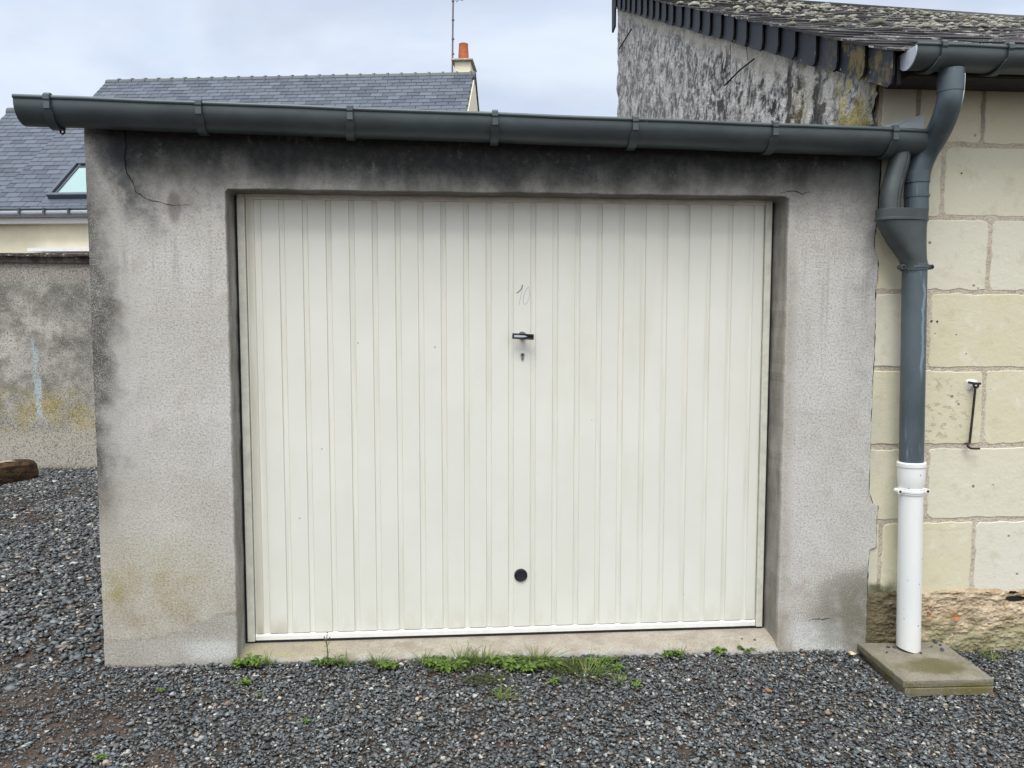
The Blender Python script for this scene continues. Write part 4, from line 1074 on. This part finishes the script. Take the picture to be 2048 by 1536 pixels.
g.prism([(UA, AR+.01, zs_(AR)), (UA, 2*AR, EZ), (UA, 2*AR, EZ-.04), (UA, AR+.01, zs_(AR)-.05)], (UL-UA-.01, 0, 0), 0, .4)
g.build('rear_roof', m_slate, mh, local=True)
m_ridge = mat_flat('grey_ridge_tile', (.085, .10, .105), .6, var=.15)
def ridge(ua, ub, b, name='ridge'):
    g = MB(); u_ = ua; z = zs_(b)
    while u_ < ub-.02:
        e = min(u_+.262, ub)
        g.tube([(u_, b, z-.05), (e-.003, b, z-.05)], .105, 14); g.tube([(e-.035, b, z-.046), (e+.004, b, z-.046)], .118, 14)
        u_ += .262
    g.build(name, m_ridge, mh, local=True, smooth=True, angle=40)
ridge(UL-.02, UR+.02, BR); ridge(UA-.02, UL+.6, AR)
g = MB()
for s in (1, -1):
    pass
g.prism([(UR+.014, BR, zs_(BR)-.05), (UR+.014, 2*BR+.02, EZ-.07), (UR+.014, 2*BR+.02, EZ+.03), (UR+.014, BR, zs_(BR)+.045)], (.02, 0, 0)); g.build('verge_trim', m_soffit, mh, local=True)
# gutter and fascia of the eave
g = MB(); zg = loc_on(80, 421, -.1).z; zb_ = loc_on(80, 434, -.1).z
g.tube([(UA-.05, -.085, (zg+zb_)/2+.01), (UR, -.085, (zg+zb_)/2+.01)], (zg-zb_)/2+.008, 14)
gu = g.build('gutter', mat_flat('pale_zinc', (.30, .33, .38), .4, .3, .1), mh, local=True, smooth=True, angle=60)
g = MB(); g.tube([(UA-.05, -.12, zg+.018), (UR, -.12, zg+.018)], .018, 8); g.build('gutter_bead', m_gut2, gu, local=True)
u_ = UA+.1
while u_ < UR: g = MB(); g.box((u_, -.165, zg-.05), (u_+.03, -.11, zg+.028)); g.build('gutter_hook', m_gut2, gu, local=True); u_ += .385
zf0 = loc_on(80, 447, .0).z; zf1 = loc_on(80, 434, .0).z+.03
g = MB(); g.box((UA, -.012, zf0), (UR, .012, zf1)); g.box((UA, .014, zf0+.01), (UR, .158, zf0+.03)); g.build('fascia', m_white, mh, local=True)
a = loc_on(76, 499, .25); b = loc_on(76, 506, .25)
g = MB(); g.prism([(a.x, .0, b.z), (a.x+.15, .158, b.z+.004), (a.x+2.2, .158, b.z+.004), (a.x+2.2, .0, b.z)], (0, 0, a.z-b.z)); g.build('window_hood', m_white, mh, local=True)
# skylight
basis = Matrix.Translation((0, 0, EZ)) @ Matrix.Rotation(SL, 4, 'X')
def on_roof(px, py, lift=.04):
    o = IM @ CAM; d = IM.to_3x3() @ ray(px, py); Bi = basis.inverted(); o2 = Bi @ o; d2 = Bi.to_3x3() @ d; return o2 + d2*((lift-o2.z)/d2.z)
c0 = on_roof(97, 389, .13); c1 = on_roof(145, 322, .13); X0_, Y0_, Y1_ = (c0.x+c1.x)/2, c0.y, c1.y; X1_ = X0_+.90
sk_ = MB()
for a, b in (((X0_, Y0_, .03), (X0_+.055, Y1_, .13)), ((X1_-.055, Y0_, .03), (X1_, Y1_, .13)), ((X0_+.057, Y0_, .03), (X1_-.057, Y0_+.06, .13)), ((X0_+.057, Y1_-.07, .03), (X1_-.057, Y1_, .13))): sk_.box(a, b, M=basis)
sk_.box((X0_-.05, Y0_-.12, .045), (X1_+.05, Y0_-.002, .055), M=basis); sk_.box((X0_-.07, Y0_-.1, .044), (X0_-.002, Y1_+.1, .053), M=basis); sk_.box((X0_-.05, Y1_+.002, .045), (X1_+.05, Y1_+.14, .09), M=basis)
sko = sk_.build('skylight', mat_flat('skylight_grey_metal', (.085, .10, .13), .45, .2, .1), mh, local=True, bevel=.004)
g = MB(); g.box((X0_+.13, Y0_+.065, .085), (X1_-.13, Y1_-.16, .10), M=basis); g.build('glass', m_glass, sko, local=True)
g = MB(); g.box((X0_+.057, Y0_+.062, .06), (X1_-.057, Y1_-.072, .082), M=basis); g.box((X0_+.10, Y0_+.062, .082), (X0_+.128, Y1_-.075, .115), M=basis); g.box((X0_+.13, Y1_-.158, .082), (X1_-.13, Y1_-.13, .115), M=basis); g.build('sash', mat_flat('sash_grey', (.05, .06, .075), .5), sko, local=True)
# chimney
ca = loc_on(909, 120, BR+.05); cb = loc_on(941, 120, BR+.05)
zc1 = loc_on(909, 123, BR+.05).z
g = MB(); g.box((ca.x, BR+.05, zs_(BR)-.6), (cb.x, BR+.62, zc1)); ch = g.build('chimney', m_cream, mh, local=True, bevel=.006)
z2 = loc_on(909, 117, BR).z
g = MB(); g.box((ca.x-.055, BR-.02, zc1+.001), (cb.x+.05, BR+.70, z2)); g.build('cap', m_capstone, ch, local=True, bevel=.01)
pc = (loc_on(918, 100, BR+.3)+loc_on(936, 100, BR+.3))/2; zt = loc_on(927, 88, BR+.3).z
g = MB(); n_ = 24
g.loft([[Vector((pc.x+r_*math.cos(t), BR+.3+r_*math.sin(t), z)) for t in (2*math.pi*k/n_ for k in range(n_))] for r_, z in ((.108, z2-.01), (.104, z2+.05), (.088, zt-.03), (.090, zt-.005), (.082, zt), (.070, zt), (.070, zt-.08))], True)
g.build('chimney_pot', m_terra, ch, local=True, smooth=True, angle=35)
# antenna
an = loc_on(904.5, 140, BR+.02); at_ = loc_on(907, -60, BR+.02)
g = MB(); g.tube([(an.x, BR+.02, zs_(BR)), (at_.x, BR+.02, at_.z)], .0165, 8)
for py in (2, 40, 78, 108): q = loc_on(906, py, BR+.02); g.tube([(q.x, BR+.02, q.z-.012), (q.x, BR+.02, q.z+.012)], .026, 8)
ao = g.build('antenna', m_steel, mh, local=True)
g = MB(); q = loc_on(914, 2, BR); q2 = loc_on(926, 1, BR); q0 = loc_on(906, -8, BR)
g.tube([(q0.x-.5, BR, q0.z+.1), (q2.x, BR, q2.z)], .007, 6); g.tube([(q.x-.03, BR, q.z+.03), (q.x, BR, q.z-.02), (q.x+.03, BR, q.z+.03)], .008, 6)
for k in range(8): g.tube([(q0.x-.4+k*.07, BR-.2, q0.z+.09), (q0.x-.4+k*.07, BR+.2, q0.z+.09)], .004, 5)
g.build('antenna_rods', m_steel, ao, local=True)

# ------------------------------------------------------------------ WEEDS
def blade(mb, base, ang, L, w_, lean, droop, t, mi=0):
    d = Vector((math.cos(ang), math.sin(ang), 0)); s = Vector((-d.y, d.x, 0)); A = []; B = []; n = 6
    for i in range(n+1):
        u_ = i/n; p = Vector(base) + d*(lean*L*u_ + droop*L*u_*u_*.6) + Vector((0, 0, L*(u_*(1-.35*lean) - droop*u_*u_*.75))); ww = w_*(1-u_**1.6)*.5 + .0002
        A.append(p+s*ww + Vector((0, 0, ww*.3))); B.append(p-s*ww)
    mb.add(A+B, [(i, i+1, n+2+i, n+1+i) for i in range(n)], mi, t)
def leaf(mb, base, ang, L, w_, rise, t, mi=0):
    d = Vector((math.cos(ang), math.sin(ang), 0)); s = Vector((-d.y, d.x, 0)); n = 7; A = []; B = []; C_ = []
    for i in range(n+1):
        u_ = i/n; p = Vector(base) + d*L*u_ + Vector((0, 0, L*(rise*u_ - rise*.8*u_*u_))); ww = w_*(.12 + math.sin(math.pi*min(1, u_**1.4))*.9)*.5*(1 if i < n else .1)
        A.append(p+s*ww+Vector((0, 0, ww*.35))); B.append(p-s*ww+Vector((0, 0, ww*.35))); C_.append(p)
    N_ = n+1; mb.add(A+C_+B, [(i, i+1, N_+i+1, N_+i) for i in range(n)]+[(N_+i, N_+i+1, 2*N_+i+1, 2*N_+i) for i in range(n)], mi, t)
def plant(px, py, kind, size, label, group, seed, spread=1.0):
    p = atZ(px, py, -.02); z = gz_(p.x, p.y)+.008; p = atZ(px, py, z); rr = random.Random(seed)
    size *= {'rosette': 1.3, 'grass': 1.32, 'moss': 1.4, 'sprout': 1.15, 'tall': 1.0}[kind]
    name = {'grass': 'grass_tuft', 'rosette': 'leafy_weed', 'moss': 'moss_clump', 'sprout': 'weed_sprout', 'tall': 'tall_weed'}[kind]
    cat = {'grass': 'grass tuft', 'rosette': 'weed', 'moss': 'moss', 'sprout': 'weed', 'tall': 'weed'}[kind]
    g = MB()
    if kind == 'grass':
        for _ in range(int(95*spread)):
            a = rr.uniform(0, 6.28); rad = rr.uniform(0, .022)*size*spread*1.6
            blade(g, (rad*math.cos(a)*1.5, rad*math.sin(a), -.004), a+rr.uniform(-.5, .5), rr.uniform(.03, .085)*size, rr.uniform(.0022, .004), rr.uniform(.2, 1.0), rr.uniform(.1, .7), rr.random(), 1 if rr.random() < .13 else 0)
        o = g.build(name, [m_blade, m_straw], fixn=False)
    elif kind == 'rosette':
        for c_ in range(int(5*spread)):
            cx_, cy_ = rr.uniform(-.045, .045)*spread*size, rr.uniform(-.02, .02)*size
            for _ in range(15): leaf(g, (cx_+rr.uniform(-.005, .005), cy_+rr.uniform(-.004, .004), rr.uniform(0, .012)), rr.uniform(0, 6.28), rr.uniform(.018, .042)*size, rr.uniform(.011, .018)*size, rr.uniform(.3, 1.4), rr.random())
        for _ in range(26): blade(g, (rr.uniform(-.05, .05)*spread*size, rr.uniform(-.01, .02), 0), rr.uniform(0, 6.28), rr.uniform(.03, .07)*size, .0025, rr.uniform(.2, .8), rr.uniform(.1, .5), rr.random(), 1)
        o = g.build(name, [m_leaf, m_blade], fixn=False)
    elif kind == 'moss':
        for _ in range(420):
            a = rr.uniform(0, 6.28); rad = .055*size*math.sqrt(rr.random()); leaf(g, (rad*math.cos(a)*1.5, rad*math.sin(a)*.7, rr.uniform(-.002, .016)), rr.uniform(0, 6.28), rr.uniform(.006, .014), .005, rr.uniform(-.2, 1.2), rr.random())
        o = g.build(name, [m_olive], fixn=False)
    elif kind == 'sprout':
        for _ in range(26): leaf(g, (rr.uniform(-.008, .008)*size, rr.uniform(-.008, .008)*size, rr.uniform(0, .01)), rr.uniform(0, 6.28), rr.uniform(.010, .026)*size, rr.uniform(.006, .010)*size, rr.uniform(.3, 1.3), rr.random())
        o = g.build(name, [m_leaf], fixn=False)
    else:
        o = empty(name, (0, 0, 0), None, None)
        for _ in range(60): leaf(g, (rr.uniform(-.045, .045), rr.uniform(-.012, .012), rr.uniform(0, .02)), rr.uniform(0, 6.28), rr.uniform(.02, .045), rr.uniform(.006, .012), rr.uniform(.4, 1.4), rr.random()*.6)
        for _ in range(16): blade(g, (rr.uniform(-.04, .05), 0, 0), rr.uniform(0, 6.28), rr.uniform(.03, .07), .003, .7, .4, rr.random())
        g.build('leaves', [m_blade], o, fixn=False)
        s_ = MB(); s_.tube([(0, 0, 0), (.002, 0, .05), (-.002, 0, .10), (.001, 0, .142)], [.0032, .0028, .002, .0012], 7)
        s_.tube([(0, 0, .085), (-.008, 0, .105), (-.011, 0, .122)], .0011, 6); s_.tube([(0, 0, .08), (.008, -.002, .10), (.011, 0, .118)], .0011, 6); s_.build('stem', mat_flat('weed_stem', (.07, .11, .03), .6), o)
        q = MB()
        for k in range(10): leaf(q, (0, 0, .02+k*.009), k*2.4, rr.uniform(.014, .026), .005, 1.0, rr.random())
        q.build('stem_leaves', [m_blade], o, fixn=False)
        f_ = MB()
        for c_ in ((.001, 0, .144), (-.011, 0, .124), (.011, 0, .12), (-.006, 0, .112)): f_.add([Vector(c_)+v*.0034 for v in IV], IF, 0, .5)
        f_.build('flower_buds', mat_flat('dark_buds', (.10, .08, .08), .7), o, fixn=False)
    o.location = p; return tag(o, label, cat, group)
WG = 'weeds and grass growing along the door sill'
W = [(497, 1331, 'rosette', .95, 'bright leafy weed at the foot of the left pier corner', 1), (535, 1328, 'grass', .75, 'thin sparse grass just right of the leafy weed at the left pier', .35), (655, 1330, 'tall', 1, 'tall thin weed with upright flower stem in front of the door', 1),
     (690, 1330, 'grass', .75, 'small grass tuft right beside the tall flowering weed', .5), (755, 1326, 'grass', .8, 'grass tuft growing behind a leafy weed, left of the long green strip', .6), (772, 1337, 'rosette', .75, 'small broad leaved weed between the tall weed and the long green strip', .8),
     (843, 1325, 'grass', .7, 'greyish grass tuft at the left end of the long green strip', .6), (875, 1331, 'rosette', .8, 'broad leaved weed second from the left in the green strip', .8), (912, 1340, 'rosette', .9, 'bright clover like weed leaning furthest onto the gravel in the strip', 1.0),
     (925, 1324, 'grass', .95, 'upright grass tuft behind the bright clover like weed', .9), (962, 1324, 'grass', .85, 'dense grass tuft left of the strip centre', 1.0), (1003, 1328, 'rosette', .85, 'leafy weed in the centre of the green strip', 1.1),
     (1045, 1340, 'rosette', .85, 'low pale green leafy clump in front of the tall grass', 1.1), (1072, 1325, 'grass', 1.05, 'tall upright grass behind the pale leafy clump', 1.1), (1095, 1331, 'rosette', .8, 'leafy weed right of the tall upright grass', .9),
     (1128, 1336, 'moss', 1.0, 'dark olive moss between the leafy weeds and the big grass tuft', 1), (1172, 1350, 'grass', 1.35, 'biggest long bladed grass tuft sprawling over the gravel', 1.1), (1193, 1328, 'rosette', .7, 'fine leaved weed right behind the biggest grass tuft', 1.2),
     (1222, 1340, 'rosette', .62, 'small weed at the right end of the long green strip', 1), (1238, 1366, 'grass', .75, 'yellowing grass tuft out on the gravel right of the biggest tuft', .4), (1273, 1372, 'sprout', 1.0, 'tiny green sprout furthest right on the open gravel', 1),
     (1105, 1366, 'sprout', 1.25, 'bright sprout on the gravel below the olive moss', 1), (972, 1361, 'moss', .8, 'dark mossy weed on the gravel in front of the grass strip', 1), (1003, 1398, 'grass', .85, 'flat spreading grass tuft alone out on the gravel', .5),
     (1345, 1312, 'rosette', .62, 'weed against the sill to the right of the long green strip', .9), (1362, 1308, 'grass', .6, 'small grass beside the weed at the right part of the sill', .35), (1438, 1304, 'sprout', 1.5, 'low dull weed near the right end of the sill', 1),
     (1494, 1302, 'sprout', 1.5, 'green weed at the right door jamb', 1), (491, 1369, 'sprout', 1.2, 'green sprout on the gravel below the left pier corner', 1), (205, 1519, 'sprout', .9, 'tiny sprout in the near gravel at the bottom left', 1), (322, 1384, 'sprout', .8, 'pale tiny sprout on gravel in front of the left pier', 1),
     (1985, 1322, 'grass', .95, 'grass tuft growing right of the concrete slabs', .35), (1962, 1308, 'grass', .6, 'short grass against the footing behind the slab', .25), (520, 1392, 'sprout', .5, 'tiniest sprout in front of the left pier weed', 1), (612, 1445, 'sprout', .6, 'lone tiny sprout in the middle of the near gravel', 1)]
for i, (a, b, kd_, s, lb, sp) in enumerate(W): plant(a, b, kd_, s, lb, WG if b < 1345 and a < 1500 else 'weeds scattered in the gravel', 100+i, sp)

# thin cover of moss and seedlings in the crack of the sill
g = MB(); rr = random.Random(77)
for q in range(5200):
    px = 850 + (1240-850)*rr.random(); py = 1322 + abs(rr.gauss(0, 1))*9 + 10*fbm(px*.02, 3, 0, 3)
    if fbm(px*.018, py*.05, 6, 3) < -.12: continue
    p = atZ(px, py, -.02); p.z = gz_(p.x, p.y)+.010+rr.uniform(0, .010)
    if p.y > -.014: continue
    leaf(g, p, rr.uniform(0, 6.28), rr.uniform(.007, .018), rr.uniform(.003, .007), rr.uniform(-.1, 1.2), rr.random(), 0 if rr.random() < .6 else 1)
tag(g.build('ground_moss', [m_olive, m_blade], fixn=False), 'low moss and seedlings between the weeds along the sill', 'moss', kind='stuff')

# dry leaves
def dry_leaf(p, s_, rot, label):
    g = MB(); n = 8; A = []; B = []; C_ = []
    for i in range(n+1):
        u_ = i/n; w_ = s_*.42*math.sin(math.pi*min(1, .05+u_*.95)); zz = s_*.35*(u_-.5)**2
        A.append((s_*(u_-.5), w_, zz+w_*.5)); B.append((s_*(u_-.5), -w_, zz+w_*.35)); C_.append((s_*(u_-.5), 0, zz))
    N_ = n+1; g.add(A+C_+B, [(i, i+1, N_+i+1, N_+i) for i in range(n)]+[(N_+i, N_+i+1, 2*N_+i+1, 2*N_+i) for i in range(n)])
    o = g.build('dry_leaf', m_dryleaf, fixn=False); o.location = p; o.rotation_euler = rot; tag(o, label, 'leaf', 'dry leaves')
m_dryleaf = mat_flat('dry_orange_leaf', (.26, .12, .05), .7, var=.35, scale=60)
dry_leaf(atY(1857, 1230, -.035), .034, (.9, .3, .4), 'curled orange dry leaf caught on the footing just right of the white pipe')
dry_leaf(atY(1912, 1234, -.035), .040, (1.1, -.2, -.3), 'orange dry leaf stuck on the crumbling footing right of the pipe')
pq = atZ(1537, 1380, -.02); dry_leaf((pq.x, pq.y, gz_(pq.x, pq.y)+.018), .036, (.2, .1, .8), 'brown curled dry leaf lying on the gravel left of the slabs')
